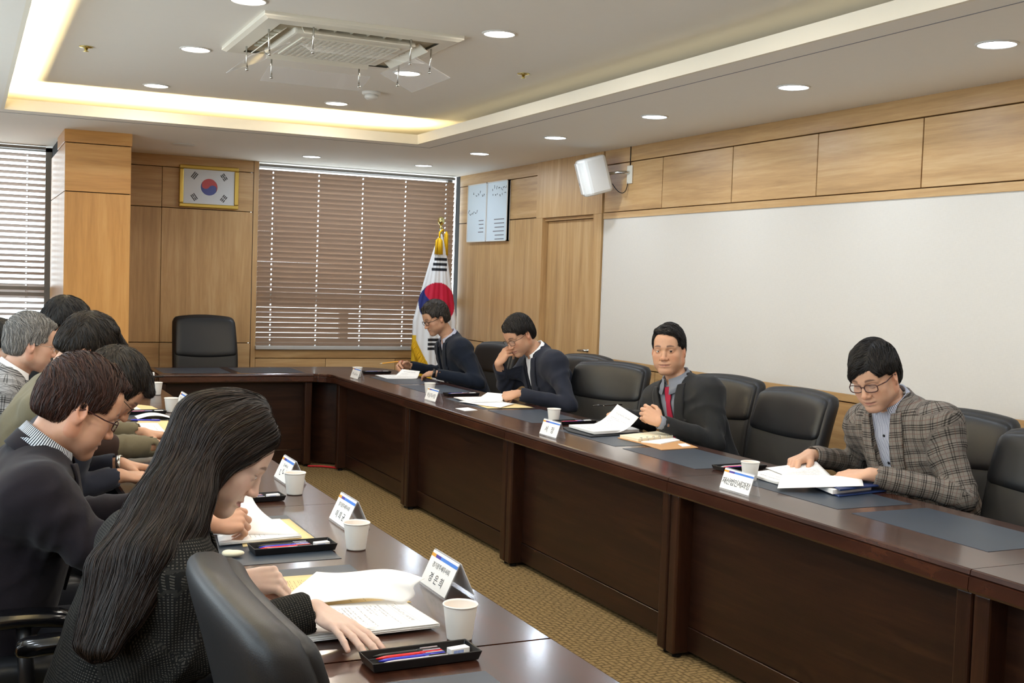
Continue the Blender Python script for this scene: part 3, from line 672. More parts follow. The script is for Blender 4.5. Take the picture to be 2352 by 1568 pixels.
corner('rounded corner table joining far and right rows beside the flag', 2.58, 1)
corner('rounded corner table joining far and left rows near the column', 1.16, -1, [(0.0, 0.0), (TD, 0.0), (TD, 0.28), (TD-0.05, 0.33), (0.025, 0.33), (0.025, 0.83), (-0.12, 0.83), (-0.12, 0.17), (-0.09, 0.17), (-0.03, 0.12), (0.0, 0.06)])
t = thing('floor_cable', 'red cable lying on the carpet under the far corner table', 'cable', (2.55, 8.74, 0)); tube('cord', bez((-0.12, 0.06, 0.008), (-0.06, 0.02, 0.012), (0.0, 0.03, 0.01), (0.10, -0.12, 0.008)), 0.007, 'red_cable', t)

# ------------------------------------------------------------------ chairs
def rounded_slab(nx, nz, w, h, d, r, warp):
    """closed padded slab: x in +-w/2, z in 0..h, y thickness d, rounded edges, then warped"""
    bm = bmesh.new(); bmesh.ops.create_cube(bm, size=1.0)
    bmesh.ops.subdivide_edges(bm, edges=[e for e in bm.edges if abs((e.verts[0].co-e.verts[1].co).x) > 0.5], cuts=nx, use_grid_fill=True)
    bmesh.ops.subdivide_edges(bm, edges=[e for e in bm.edges if abs((e.verts[0].co-e.verts[1].co).z) > 1.0/(1.5)], cuts=nz, use_grid_fill=True)
    bmesh.ops.subdivide_edges(bm, edges=[e for e in bm.edges if abs((e.verts[0].co-e.verts[1].co).y) > 0.9], cuts=5, use_grid_fill=True)
    for v in bm.verts:
        p = Vector((v.co.x*w, v.co.y*d, v.co.z*h)); hw, hd, hh = w/2, d/2, h/2
        q = Vector((max(-hw+r[0], min(hw-r[0], p.x)), max(-hd+r[1], min(hd-r[1], p.y)), max(-hh+r[2], min(hh-r[2], p.z))))
        dlt = p-q; e = Vector((dlt.x/r[0], dlt.y/r[1], dlt.z/r[2])); m = max(abs(e.x), abs(e.y), abs(e.z)); l = e.length
        if l > 1e-6: e = e*(m/l); p = q + Vector((e.x*r[0], e.y*r[1], e.z*r[2]))
        v.co = Vector(warp(p.x, p.y, p.z+hh))
    bmesh.ops.recalc_face_normals(bm, faces=bm.faces[:]); return bm
def make_chair(label, tall=0.0):
    # local: sitter faces +y, origin on the floor under the seat
    t = thing('office_chair', label, 'chair')
    W = 0.56
    def bw(z0, wtop):
        def w(x, y, z):
            Z = z + z0; k = (Z-0.45)/0.62; taper = 1 - wtop*max(0, k-0.55)**1.3; X = x*taper
            yb = -0.245 - 0.13*k + 0.36*X*X*1.15 + 0.03*math.sin(PI*min(1, max(0, k*1.05)))
            return (X, y + yb, Z + (0.022*(1-(2*x/W)**2) *min(1, max(0, (Z-0.80)/0.15))))
        return w
    H = 0.555 + tall
    arch = lambda x, z: -0.020*(1-(2*x/W)**2)
    from_bm('back_shell', rounded_slab(18, 16, W, H, 0.095, (0.045, 0.040, 0.055), lambda x, y, z: bw(0.43, 0.10)(x, y-0.02, z)), 'leather_back', t, True)
    from_bm('lumbar_pad', rounded_slab(16, 10, W-0.035, 0.37, 0.05, (0.02, 0.022, 0.02), lambda x, y, z: bw(0.44, 0.10)(x, y+0.009, z)), 'leather_pad', t, True)
    from_bm('headrest_pad', rounded_slab(16, 10, W-0.028, 0.195+tall, 0.06, (0.03, 0.028, 0.035), lambda x, y, z: bw(0.775, 0.10)(x, y+0.014, z + (-0.022*(1-(2*x/W)**2)*(1-z/(0.195+tall)))) if True else None), 'leather_black', t, True)
    from_bm('seat', rounded_slab(12, 10, 0.53, 0.50, 0.10, (0.06, 0.045, 0.06), lambda x, y, z: (x, z-0.24, 0.43-y+0.025*(2*x/0.53)**2)), 'leather_black', t, True)
    for s in (-1, 1):
        a = tube('arm_support', [(s*0.24, 0.02, 0.37), (s*0.285, 0.02, 0.38), (s*0.30, 0.03, 0.45), (s*0.295, 0.02, 0.60)], [0.018, 0.02, 0.02, 0.018], 'black_plastic', t, 10)
        from_bm('armrest', rounded_slab(4, 8, 0.075, 0.27, 0.045, (0.03, 0.02, 0.03), lambda x, y, z, s=s: (x+s*0.29, z-0.13, 0.615-y-0.6*(z-0.13)**2)), 'black_gloss', t, True)
    lathe('gas_column', [(0.0, 0.07), (0.03, 0.07), (0.03, 0.22), (0.02, 0.22), (0.02, 0.37), (0, 0.37)], 'black_plastic', t, 14)
    for k in range(5):
        a = 2*PI*k/5+0.3; c, s = math.cos(a), math.sin(a)
        lg = tube('base_leg', [(0.02*c, 0.02*s, 0.10), (0.16*c, 0.16*s, 0.092), (0.30*c, 0.30*s, 0.065)], [0.026, 0.02, 0.016], 'chrome', t, 8)
        lathe('caster', [(0.0, -0.022), (0.022, -0.022), (0.026, -0.008), (0.026, 0.008), (0.022, 0.022), (0, 0.022)], 'rubber', t, 12, (0.30*c, 0.30*s, 0.026), (PI/2, 0, a))
    return t
CH = make_chair('high black leather chair standing empty at the head of the table', 0.10)
CH.location = (1.83, 9.62, 0.05); CH.rotation_euler = (0, 0, PI); CH.scale = (0.96, 1, 1.02)
CH.location.z = 0
proto = make_chair('black leather chair of the man in the navy cardigan by the flag'); proto.scale = (1.05, 1, 1)
CG = 'black leather chairs along the tables'
def place(x, y, ang, lab, first=[True]):
    # ang: heading of the sitter in degrees measured from +x, counter-clockwise
    if first[0]: o = proto; first[0] = False
    else: o = dup(proto)
    o['label'] = lab; o['group'] = CG; o.location = (x, y, 0); o.rotation_euler = (0, 0, math.radians(ang-90)); return o
RC = [(3.58, 8.47, 188, 'black leather chair of the man in the navy cardigan by the flag'), (3.62, 7.08, 188, 'black leather chair behind the man resting his chin on his hand'),
      (3.46, 6.31, 204, 'empty turned black leather chair beside the man in the red tie'), (3.62, 5.42, 188, 'black leather chair behind the man in the red tie'),
      (3.50, 4.70, 178, 'empty black leather chair between the red tie and plaid jacket men'), (3.62, 3.70, 188, 'black leather chair behind the man in the plaid jacket'),
      (3.38, 3.02, 178, 'empty black leather chair at the right picture edge')]
for c in RC: place(*c)
LCH = [(0.745, 1.885, 0, 'empty black leather chair in the foreground seen from behind'), (0.22, 2.58, -4, 'black leather chair of the long-haired woman'), (0.12, 3.42, 0, 'black leather chair at the left picture edge under the man with reddish hair'),
       (0.12, 4.2, 0, 'black leather chair of the man with the wristwatch behind the reddish-haired man'), (0.12, 5.0, 0, 'black leather chair of the man with olive sleeves'), (0.08, 5.85, 0, 'black leather chair of the grey-haired man'),
       (0.12, 6.62, 0, 'black leather chair of the far dark-haired man'), (0.02, 7.35, 0, 'black leather chair of the person in white at the left edge')]
for c in LCH: place(*c)
# ------------------------------------------------------------------ people: signed distance modelling
import openvdb as _vdb
F32 = np.float32
def nv(a): a = np.asarray(a, float); return a/np.linalg.norm(a)
def smin(a, b, k):
    if k <= 0: return np.minimum(a, b)
    h = np.maximum(k-np.abs(a-b), 0)/k; return np.minimum(a, b) - h*h*k*0.25
def smax(a, b, k): return -smin(-a, -b, k)
class Field:
    def __init__(s, lo, hi, h, fill=0.2):
        s.lo = np.array(lo, float); s.h = h; s.n = np.ceil((np.array(hi)-s.lo)/h).astype(int)+1
        s.d = np.full(s.n, fill, F32)
        s.ax = [(s.lo[i]+np.arange(s.n[i])*h).astype(F32) for i in range(3)]
    def win(s, lo, hi):
        a = np.clip(np.floor((np.array(lo)-s.lo)/s.h).astype(int), 0, s.n); b = np.clip(np.ceil((np.array(hi)-s.lo)/s.h).astype(int)+1, 0, s.n)
        sl = tuple(slice(i, j) for i, j in zip(a, b)); X = s.ax[0][sl[0]][:, None, None]; Y = s.ax[1][sl[1]][None, :, None]; Z = s.ax[2][sl[2]][None, None, :]
        return sl, X, Y, Z
    def put(s, lo, hi, fn, k=0.0, op='u', pad=0.05):
        sl, X, Y, Z = s.win(np.array(lo)-pad, np.array(hi)+pad)
        if min(s.d[sl].shape) == 0: return
        d = fn(X, Y, Z)
        if op == 'u': s.d[sl] = smin(s.d[sl], d, k)
        elif op == 's': s.d[sl] = smax(s.d[sl], -d, k)
        elif op == 'i': s.d[sl] = smax(s.d[sl], d, k)
        elif op == '+': s.d[sl] += d
    def cone(s, a, b, ra, rb, k=0.0, op='u'):
        a = np.array(a, float); b = np.array(b, float); ab = b-a; q = float(ab@ab)+1e-12; r = max(ra, rb)
        def fn(X, Y, Z):
            x, y, z = X-a[0], Y-a[1], Z-a[2]; t = np.clip((x*ab[0]+y*ab[1]+z*ab[2])/q, 0, 1)
            return np.sqrt((x-t*ab[0])**2+(y-t*ab[1])**2+(z-t*ab[2])**2) - (ra+t*(rb-ra))
        s.put(np.minimum(a, b)-r, np.maximum(a, b)+r, fn, k, op, 0.012+k+2*s.h)
    def chain(s, pts, rs, k=0.0, kk=0.0):
        for i in range(len(pts)-1): s.cone(pts[i], pts[i+1], rs[i], rs[i+1], k if i == 0 else max(kk, 0.002))
    def ell(s, c, r, k=0.0, op='u', R=None):
        c = np.array(c, float); r = np.array(r, float); m = r.max()
        def fn(X, Y, Z):
            x, y, z = X-c[0], Y-c[1], Z-c[2]
            if R is not None: x, y, z = (R[0][0]*x+R[0][1]*y+R[0][2]*z), (R[1][0]*x+R[1][1]*y+R[1][2]*z), (R[2][0]*x+R[2][1]*y+R[2][2]*z)
            k0 = np.sqrt((x/r[0])**2+(y/r[1])**2+(z/r[2])**2); k1 = np.sqrt((x/r[0]**2)**2+(y/r[1]**2)**2+(z/r[2]**2)**2)+1e-9
            return k0*(k0-1)/k1
        s.put(c-(m if R is not None else r), c+(m if R is not None else r), fn, k, op, 0.012+k+2*s.h)
    def rbox(s, c, hs, r, k=0.0, op='u'):
        c = np.array(c, float); hs = np.array(hs, float)
        def fn(X, Y, Z):
            x, y, z = np.abs(X-c[0])-hs[0]+r, np.abs(Y-c[1])-hs[1]+r, np.abs(Z-c[2])-hs[2]+r
            return np.sqrt(np.maximum(x, 0)**2+np.maximum(y, 0)**2+np.maximum(z, 0)**2)+np.minimum(np.maximum(np.maximum(x, y), z), 0)-r
        s.put(c-hs, c+hs, fn, k, op, 0.012+k+2*s.h)
    def sample(s, P):
        g = (P-s.lo)/s.h; g = np.clip(g, 0, s.n-1.001); i = g.astype(int); f = g-i; o = 0
        for dx in (0, 1):
            for dy in (0, 1):
                for dz in (0, 1):
                    o = o + s.d[i[:, 0]+dx, i[:, 1]+dy, i[:, 2]+dz]*(f[:, 0] if dx else 1-f[:, 0])*(f[:, 1] if dy else 1-f[:, 1])*(f[:, 2] if dz else 1-f[:, 2])
        return o
    def grad(s, P):
        e = s.h; g = np.stack([s.sample(P+np.array(v)*e)-s.sample(P-np.array(v)*e) for v in ((1, 0, 0), (0, 1, 0), (0, 0, 1))], 1)
        return g/(np.linalg.norm(g, axis=1, keepdims=True)+1e-9)
    def mesh(s):
        d = s.d.copy(); d[0] = d[-1] = 0.1; d[:, 0] = d[:, -1] = 0.1; d[:, :, 0] = d[:, :, -1] = 0.1
        g = _vdb.FloatGrid(1.0); g.copyFromArray(np.ascontiguousarray(d, dtype=F32))
        p, q = g.convertToQuads(0.0)
        return np.asarray(p, float)*s.h + s.lo, np.asarray(q)[:, ::-1].astype(int)
def vnoise(seed, n=5, f=20.0):
    r = np.random.RandomState(seed); K = r.normal(size=(n, 3))*f; ph = r.uniform(0, 6.28, n)
    def fn(X, Y, Z, st=(1, 1, 1)):
        o = 0
        for k, p in zip(K, ph): o = o + np.sin(k[0]*X*st[0]+k[1]*Y*st[1]+k[2]*Z*st[2]+p)
        return o/n
    return fn
def obj_from(name, V, Fq, mats, parent, off=(0, 0, 0), smooth=True, attrs=None):
    me = bpy.data.meshes.new(name); V = np.asarray(V, float) - np.asarray(off); Fq = np.asarray(Fq, int)
    me.vertices.add(len(V)); me.vertices.foreach_set('co', V.astype(F32).ravel())
    k = Fq.shape[1]; me.loops.add(Fq.size); me.loops.foreach_set('vertex_index', Fq.ravel().astype(np.int32))
    me.polygons.add(len(Fq)); me.polygons.foreach_set('loop_start', np.arange(0, Fq.size, k, dtype=np.int32))
    try: me.polygons.foreach_set('loop_total', np.full(len(Fq), k, np.int32))
    except Exception: pass
    if smooth: me.polygons.foreach_set('use_smooth', np.ones(len(Fq), bool))
    me.update(calc_edges=True); me.validate()
    for m in (mats if isinstance(mats, (list, tuple)) else [mats]): me.materials.append(M[m] if isinstance(m, str) else m)
    for nm, (typ, arr) in (attrs or {}).items():
        if typ == 'col':
            a = me.color_attributes.new(nm, 'FLOAT_COLOR', 'POINT'); c = np.ones((len(V), 4), F32); c[:, :3] = arr; a.data.foreach_set('color', c.ravel())
        else:
            a = me.attributes.new(nm, 'FLOAT_VECTOR', 'POINT'); a.data.foreach_set('vector', np.asarray(arr, F32).ravel())
    o = bpy.data.objects.new(name, me); link(o, parent); return o
def sm(x, a, b): t = np.clip((x-a)/(b-a), 0, 1); return t*t*(3-2*t)

# ---- materials for people
def skin_mat():
    t = NT('skin'); t.set(0.45, 0.4); a = t.node('ShaderNodeVertexColor', layer_name='tint')
    n = t.noise(t.coord((1, 1, 1)), 90, 4); t.base(t.mix(t.math('MULTIPLY', n, 0.22), a.outputs[0], (0.42, 0.17, 0.11, 1)))
    t.b.inputs['Subsurface Weight'].default_value = 0.12; t.b.inputs['Subsurface Radius'].default_value = (0.01, 0.004, 0.002); t.b.inputs['Subsurface Scale'].default_value = 0.6
    t.bump(t.noise(t.coord((1, 1, 1)), 700, 2), 0.08, 0.001); M['skin'] = t.m
skin_mat()
def hair_mat(name, c0, c1, rough=0.38):
    t = NT(name); t.set(rough, 0.32); a = t.node('ShaderNodeVertexColor', layer_name='shade')
    sp = t.node('ShaderNodeSeparateColor'); t.link(a.outputs[0], sp.inputs[0]); t.base(t.mix(sp.outputs[0], srgb(c0), srgb(c1)))
    t.b.inputs['Anisotropic'].default_value = 0.5; M[name] = t.m
hair_mat('hair_black', '#0a0909', '#241f1d', 0.5); hair_mat('hair_dark', '#100d0b', '#33291f', 0.5); hair_mat('hair_woman', '#090605', '#2a1b13', 0.5)
hair_mat('hair_reddish', '#180d0a', '#4a2a1e', 0.48); hair_mat('hair_grey', '#4c4a48', '#a8a29a', 0.5); hair_mat('hair_salt', '#1a1816', '#544c46')
def cloth(name, c0, c1, rough=0.9, scale=900, spec=0.15, amt=1.0):
    t = NT(name); t.set(rough, spec); v = t.coord((1, 1, 1)); n = t.noise(v, scale, 2, 0.6); m = t.noise(v, 14, 3)
    t.base(t.mix(t.math('ADD', t.math('MULTIPLY', n, 0.7), t.math('MULTIPLY', m, 0.3)), srgb(c0), srgb(c1)))
    t.b.inputs['Sheen Weight'].default_value = 0.08; t.bump(n, 0.25, 0.001); M[name] = t.m
cloth('cloth_navy', '#0e1420', '#1a2231'); cloth('cloth_navy_suit', '#1a1e29', '#292c38'); cloth('cloth_charcoal', '#1d1e20', '#303132'); cloth('cloth_black_knit', '#121016', '#241f24', 0.95, 500)
cloth('cloth_dark_sweater', '#0b0d14', '#141824', 0.95, 500); cloth('shirt_white', '#e9e8e6', '#f5f4f2', 0.8); cloth('shirt_grey', '#767a82', '#8c9098', 0.8); cloth('shirt_lilac', '#a9a9b8', '#bdbdca', 0.8)
cloth('cloth_olive', '#5c5542', '#786f58', 0.9, 600); cloth('cloth_trouser', '#14161b', '#22242b'); cloth('cloth_brown_patch', '#2a1d18', '#3c2b24'); cloth('cloth_khaki', '#a08c6c', '#c0ab88', 0.7); cloth('cloth_pale', '#c4ccca', '#e2e6e2')
t = NT('tie_red'); t.set(0.6, 0.3); t.base(t.mix(t.noise(t.coord((1, 1, 1)), 700, 2), srgb('#8f1630'), srgb('#b42744'))); M['tie_red'] = t.m
plain('shoe_black', '#0f0e0e', 0.3, 0.5); plain('eye_white', '#dcd8d2', 0.2, 0.5); plain('iris_dark', '#1b110c', 0.15, 0.5); plain('button_dark', '#1c1c20', 0.35, 0.4)
plain('glasses_black', '#171314', 0.25, 0.5); plain('glasses_brown', '#3a1714', 0.25, 0.5); plain('wood_seatless', '#222222', 0.5, 0.4)
def weave(name, kind, cols):
    """plaid, tweed and stripes in the garment's own cloth frame (attribute 'weave', metres)"""
    t = NT(name); t.set(0.9, 0.12); at = t.node('ShaderNodeAttribute', attribute_name='weave'); sp = t.node('ShaderNodeSeparateXYZ'); t.link(at.outputs['Vector'], sp.inputs[0])
    u, v = sp.outputs[0], sp.outputs[1]
    def band(x, period, lo, hi):
        fr = t.math('FRACT', t.math('ADD', t.math('MULTIPLY', x, 1.0/period), 50.0)); return t.math('MULTIPLY', t.math('GREATER_THAN', fr, lo), t.math('LESS_THAN', fr, hi))
    n = t.noise(at.outputs['Vector'], 700, 2); m = t.noise(at.outputs['Vector'], 30, 3)
    if kind == 'plaid':
        P = cols[4]
        fine = lambda x: t.math('GREATER_THAN', t.math('FRACT', t.math('ADD', t.math('MULTIPLY', x, 1/0.0085), 50.0)), 0.5)
        bu = t.math('MULTIPLY', band(u, P, 0.0, 0.45), fine(u)); bv = t.math('MULTIPLY', band(v, P*1.15, 0.0, 0.45), fine(v))
        c = t.mix(n, srgb(cols[0]), srgb(cols[1])); c = t.mix(t.math('MULTIPLY', bv, 0.75), c, srgb(cols[2])); c = t.mix(t.math('MULTIPLY', bu, 0.6), c, srgb(cols[2]))
        c = t.mix(t.math('MULTIPLY', t.math('MAXIMUM', band(u, P, 0.7, 0.76), band(v, P*1.15, 0.7, 0.76)), 0.45), c, srgb(cols[3]))
        c = t.mix(t.math('MULTIPLY', t.math('MULTIPLY', bu, bv), 0.7), c, srgb(cols[2]))
    elif kind == 'tweed':
        a = t.math('MULTIPLY', band(u, cols[3], 0.25, 0.75), band(v, cols[3], 0.25, 0.75)); j = t.math('GREATER_THAN', t.noise(at.outputs['Vector'], 160, 2), 0.40)
        c = t.mix(t.math('MULTIPLY', t.math('MULTIPLY', a, j), 0.8), t.mix(m, srgb(cols[0]), srgb(cols[1])), srgb(cols[2]))
    else:
        c = t.mix(band(u, cols[2], 0.0, 0.45), srgb(cols[0]), srgb(cols[1]))
    t.base(c); t.bump(n, 0.3, 0.001); M[name] = t.m
weave('plaid_brown', 'plaid', ('#6c6761', '#817b74', '#211e1c', '#634034', 0.042)); weave('plaid_grey', 'plaid', ('#8a8886', '#a2a09e', '#1e1e20', '#4a4a50', 0.042))
weave('tweed_black', 'tweed', ('#121212', '#1b1b1a', '#4c4944', 0.0054)); weave('stripe_blue', 'stripe', ('#c9ccd6', '#5d6478', 0.0062)); weave('stripe_dark', 'stripe', ('#c8ccd0', '#2c3038', 0.005))

# ---- head
def head_mesh(P, h=0.003):
    """head in its own frame: x right, y forward, z up, origin between the ears at eye height"""
    jw, ck, ns, eo = P.get('jaw', 1.0), P.get('cheek', 1.0), P.get('nose', 1.0), P.get('open', 0.5)
    fem = P.get('fem', False); nb = np.array(P.get('neck', (0, -0.055, -0.185)))
    f = Field((-0.105, -0.135, min(-0.23, nb[2]-0.03)), (0.105, 0.125, 0.14), h)
    f.ell((0, -0.018, 0.035), (0.077, 0.097, 0.088))
    f.ell((0, 0.028, -0.03), (0.064, 0.062, 0.090), 0.03)
    for s in (-1, 1):
        f.cone((s*0.050*jw, -0.012, -0.062), (s*0.018*jw, 0.062, -0.107), 0.020, 0.016, 0.03)
        f.cone((s*0.052*jw, -0.02, -0.02), (s*0.050*jw, -0.012, -0.065), 0.022, 0.02, 0.03)
        f.ell((s*0.040, 0.050, -0.032), (0.027*ck, 0.026, 0.024), 0.02)
        f.ell((s*0.036, 0.046, -0.066), (0.024*ck, 0.026, 0.024), 0.025)
        f.cone((s*0.014, 0.083, 0.013), (s*0.046, 0.069, 0.014), 0.008 if fem else 0.010, 0.008, 0.018)
    f.ell((0, 0.070, -0.104), (0.020*jw, 0.016, 0.016), 0.02)
    f.ell((0, 0.060, 0.045), (0.052, 0.026, 0.036), 0.03)
    for s in (-1, 1):                                                   # eye sockets and lids
        f.ell((s*0.032, 0.096, -0.003), (0.021, 0.016, 0.011), 0.014, 's')
        f.ell((s*0.0315, 0.0735, -0.004), (0.0150, 0.0142, 0.0122), 0.005)
    f.chain([(0, 0.079, 0.006), (0, 0.090, -0.014), (0, 0.101*1.0, -0.038)], [0.0085, 0.0088, 0.0115*ns], 0.012, 0.006)   # nose
    f.ell((0, 0.102, -0.041), (0.0115*ns, 0.0105, 0.0095), 0.006)
    for s in (-1, 1):
        f.ell((s*0.0125*ns, 0.092, -0.044), (0.0085*ns, 0.011, 0.0078), 0.006); f.ell((s*0.0065, 0.0985, -0.0525), (0.0036, 0.0052, 0.0035), 0.002, 's')
        f.cone((s*0.019, 0.084, -0.045), (s*0.030, 0.075, -0.070), 0.0016, 0.0012, 0.006, 's')
    f.ell((0, 0.078, -0.072), (0.027, 0.014, 0.016), 0.012)                                               # mouth
    up = 0.0052 if fem else 0.0042
    f.chain([(-0.0275, 0.0755, -0.0735), (-0.010, 0.0885, -0.0695), (0, 0.0895, -0.0702), (0.010, 0.0885, -0.0695), (0.0275, 0.0755, -0.0735)], [0.0022, up, up*0.9, up, 0.0022], 0.004, 0.003)
    f.chain([(-0.024, 0.0765, -0.0765), (0, 0.0878, -0.0805), (0.024, 0.0765, -0.0765)], [0.0025, up*1.25, 0.0025], 0.004, 0.003)
    for a, b in (((-0.029, 0.0830, -0.0746), (0, 0.0962, -0.0752)), ((0, 0.0962, -0.0752), (0.029, 0.0830, -0.0746))): f.cone(a, b, 0.0034, 0.0034, 0.004, 's')
    for s in (-1, 1):                                                   # eye openings
        f.cone((s*0.0215, 0.094, -0.0055), (s*0.0425, 0.086, -0.0045), 0.0022+0.0034*eo, 0.0018+0.0030*eo, 0.002, 's')
    for s in (-1, 1):                                                   # ears
        R = np.array(Matrix.Rotation(math.radians(12), 3, 'X')); R2 = np.array(Matrix.Rotation(s*math.radians(-22), 3, 'Z')) @ R
        f.ell((s*0.079, -0.016, -0.008), (0.0085, 0.019, 0.033), 0.005, 'u', R2.T); f.ell((s*0.086, -0.011, -0.004), (0.0055, 0.0105, 0.019), 0.004, 's', R2.T)
        f.ell((s*0.077, -0.010, -0.034), (0.007, 0.010, 0.010), 0.006)
    nr = P.get('neck_r', 0.043 if fem else 0.050)
    f.cone((0, -0.030, -0.055), nb, nr, nr*1.08, 0.025)
    if not fem: f.ell((0, 0.004, -0.135), (0.014, 0.014, 0.02), 0.02)
    V, Q = f.mesh(); x, y, z = V.T
    base = np.array(P.get('tone', (0.60, 0.37, 0.25))); C = np.tile(base, (len(V), 1)); ax = np.abs(x)
    def blend(mask, col, amt):
        m = (np.clip(mask, 0, 1)*amt)[:, None]; C[:] = C*(1-m) + np.array(col)*m
    ruddy = base*np.array([1.0, 0.74, 0.68])
    blend(np.exp(-(((ax-0.043)/0.02)**2+((z+0.035)/0.02)**2))*(y > 0.03), ruddy, 0.5); blend(np.exp(-((x/0.016)**2+((z+0.042)/0.014)**2))*(y > 0.085), ruddy, 0.6); blend((ax > 0.074).astype(float)*(z < 0.03), ruddy, 0.55)
    if not fem:
        jawm = sm(-z, 0.055, 0.085)*sm(y, -0.01, 0.04)*sm(z, -0.15, -0.11); blend(jawm, base*np.array([0.80, 0.78, 0.80]), 0.45)
    lip = np.exp(-((ax/0.027)**4)) * (np.abs(z+0.0752) < (0.0085 if fem else 0.0068)*(1-(ax/0.034)**2)) * (y > 0.073); blend(lip, P.get('lip', (0.42, 0.16, 0.13)), 0.8 if fem else 0.6)
    blend(np.exp(-((z+0.0752)/0.0019)**2)*(1-sm(ax, 0.022, 0.029))*(y > 0.072), (0.16, 0.06, 0.05), 0.75)  # shade between the lips painted as a dark line
    bz = 0.0195 + 0.004*np.sin((ax-0.012)/0.04*PI) ; bt = (0.0044 if fem else 0.0048)*(1-0.55*sm(ax, 0.03, 0.055))
    blend(np.exp(-((z-bz)/bt)**4)*sm(ax, 0.012, 0.018)*(1-sm(ax, 0.047, 0.055))*(y > 0.04), P.get('brow', (0.03, 0.022, 0.018)), 0.85)
    lash = np.exp(-((z-(-0.0045+0.0022+0.0034*eo))/0.0022)**2)*sm(ax, 0.018, 0.021)*(1-sm(ax, 0.044, 0.048))*(y > 0.07); blend(lash, (0.05, 0.03, 0.025), 0.75)
    return V, Q, C
def hair_field(P, h=0.0035):
    st = P.get('hair', 'short'); f = Field((-0.125, -0.165, -0.16), (0.125, 0.15, 0.165), h)
    th = P.get('hair_t', 0.012)
    f.ell((0, -0.019, 0.038), (0.0785+th*0.55, 0.098+th*0.8, 0.089+th*1.15))
    f.ell((0, -0.052, -0.02), (0.064+th*0.5, 0.060+th*0.6, 0.070), 0.03)
    hl = P.get('hairline', 0.066)
    # carve the face, the cheeks and the nape
    f.rbox((0, 0.125, hl-0.20), (0.064, 0.09, 0.20), 0.035, 0.012, 's')
    for s in (-1, 1):
        f.rbox((s*0.10, 0.075, -0.085+P.get('side', 0.0)), (0.06, 0.062, 0.095), 0.02, 0.008, 's')
        f.rbox((s*0.10, 0.0, -0.125+P.get('side', 0.0)), (0.05, 0.035, 0.12), 0.02, 0.008, 's')
    f.rbox((0, -0.05, -0.20+P.get('nape', 0.0)), (0.2, 0.2, 0.138), 0.01, 0.012, 's')
    for e in P.get('tufts', []): f.cone(e[0], e[1], e[2], e[3], 0.018)
    if P.get('thin'): f.put((-0.2, -0.2, -0.2), (0.2, 0.2, 0.2), lambda X, Y, Z: 0.004*np.exp(-((X/0.05)**2+((Y-0.03)/0.06)**2))*(Z > 0.05), 0, '+')
    nz = vnoise(P.get('seed', 1), 6, 70.0); f.put((-0.2, -0.2, -0.2), (0.2, 0.2, 0.2), lambda X, Y, Z: 0.0014*nz(X, Y, Z, (1, 0.5, 0.5)), 0, '+'); return f
def strands(fld, V, Q, comb, n, L, step, w, seed, lift=0.0045, jitter=0.22, follow=True):
    """ribbon locks laid along the surface in the combing direction"""
    r = np.random.RandomState(seed); q = V[Q]; c = q.mean(1); ar = np.linalg.norm(np.cross(q[:, 1]-q[:, 0], q[:, 3]-q[:, 0]), axis=1); pr = ar/ar.sum()
    p = c[r.choice(len(c), n, p=pr)] + r.normal(size=(n, 3))*0.0015; wj = r.normal(size=(n, 3))*jitter; ns = max(2, int(L/step)); Ls = r.uniform(0.55, 1.0, n)
    pts, nrm = [], []
    lf = 0.0008 + lift*r.uniform(0.0, 1.0, n)**1.5
    for k in range(ns+1):
        g = fld.grad(p); d = fld.sample(p)
        if follow: p = p - g*(d - lf*(0.4+0.6*k/ns))[:, None]
        pts.append(p.copy()); nrm.append(g)
        dr = comb(p) + wj; dr = dr - g*np.sum(dr*g, 1, keepdims=True)*(0.92 if follow else 0.6); dr /= np.linalg.norm(dr, axis=1, keepdims=True)+1e-9
        p = p + dr*step*Ls[:, None]
    pts = np.stack(pts, 1); nrm = np.stack(nrm, 1); tan = np.gradient(pts, axis=1); side = np.cross(tan, nrm); side /= np.linalg.norm(side, axis=2, keepdims=True)+1e-9
    tw = r.uniform(-1.0, 1.0, n)[:, None, None]; side = side*np.cos(tw) + nrm*np.sin(tw)
    wd = w*r.uniform(0.6, 1.3, n)[:, None]*np.linspace(1.0, 0.25, ns+1)[None, :]*np.where(np.arange(ns+1) == 0, 0.5, 1.0)[None, :]
    A = pts - side*wd[..., None]; B = pts + side*wd[..., None]; VV = np.stack([A, B], 2).reshape(-1, 3)
    i = np.arange(n)[:, None]*(ns+1)*2 + np.arange(ns)[None, :]*2; FF = np.stack([i, i+1, i+3, i+2], 2).reshape(-1, 4)
    sh = np.repeat(r.uniform(0, 1, n)**1.3, (ns+1)*2); return VV, FF, sh
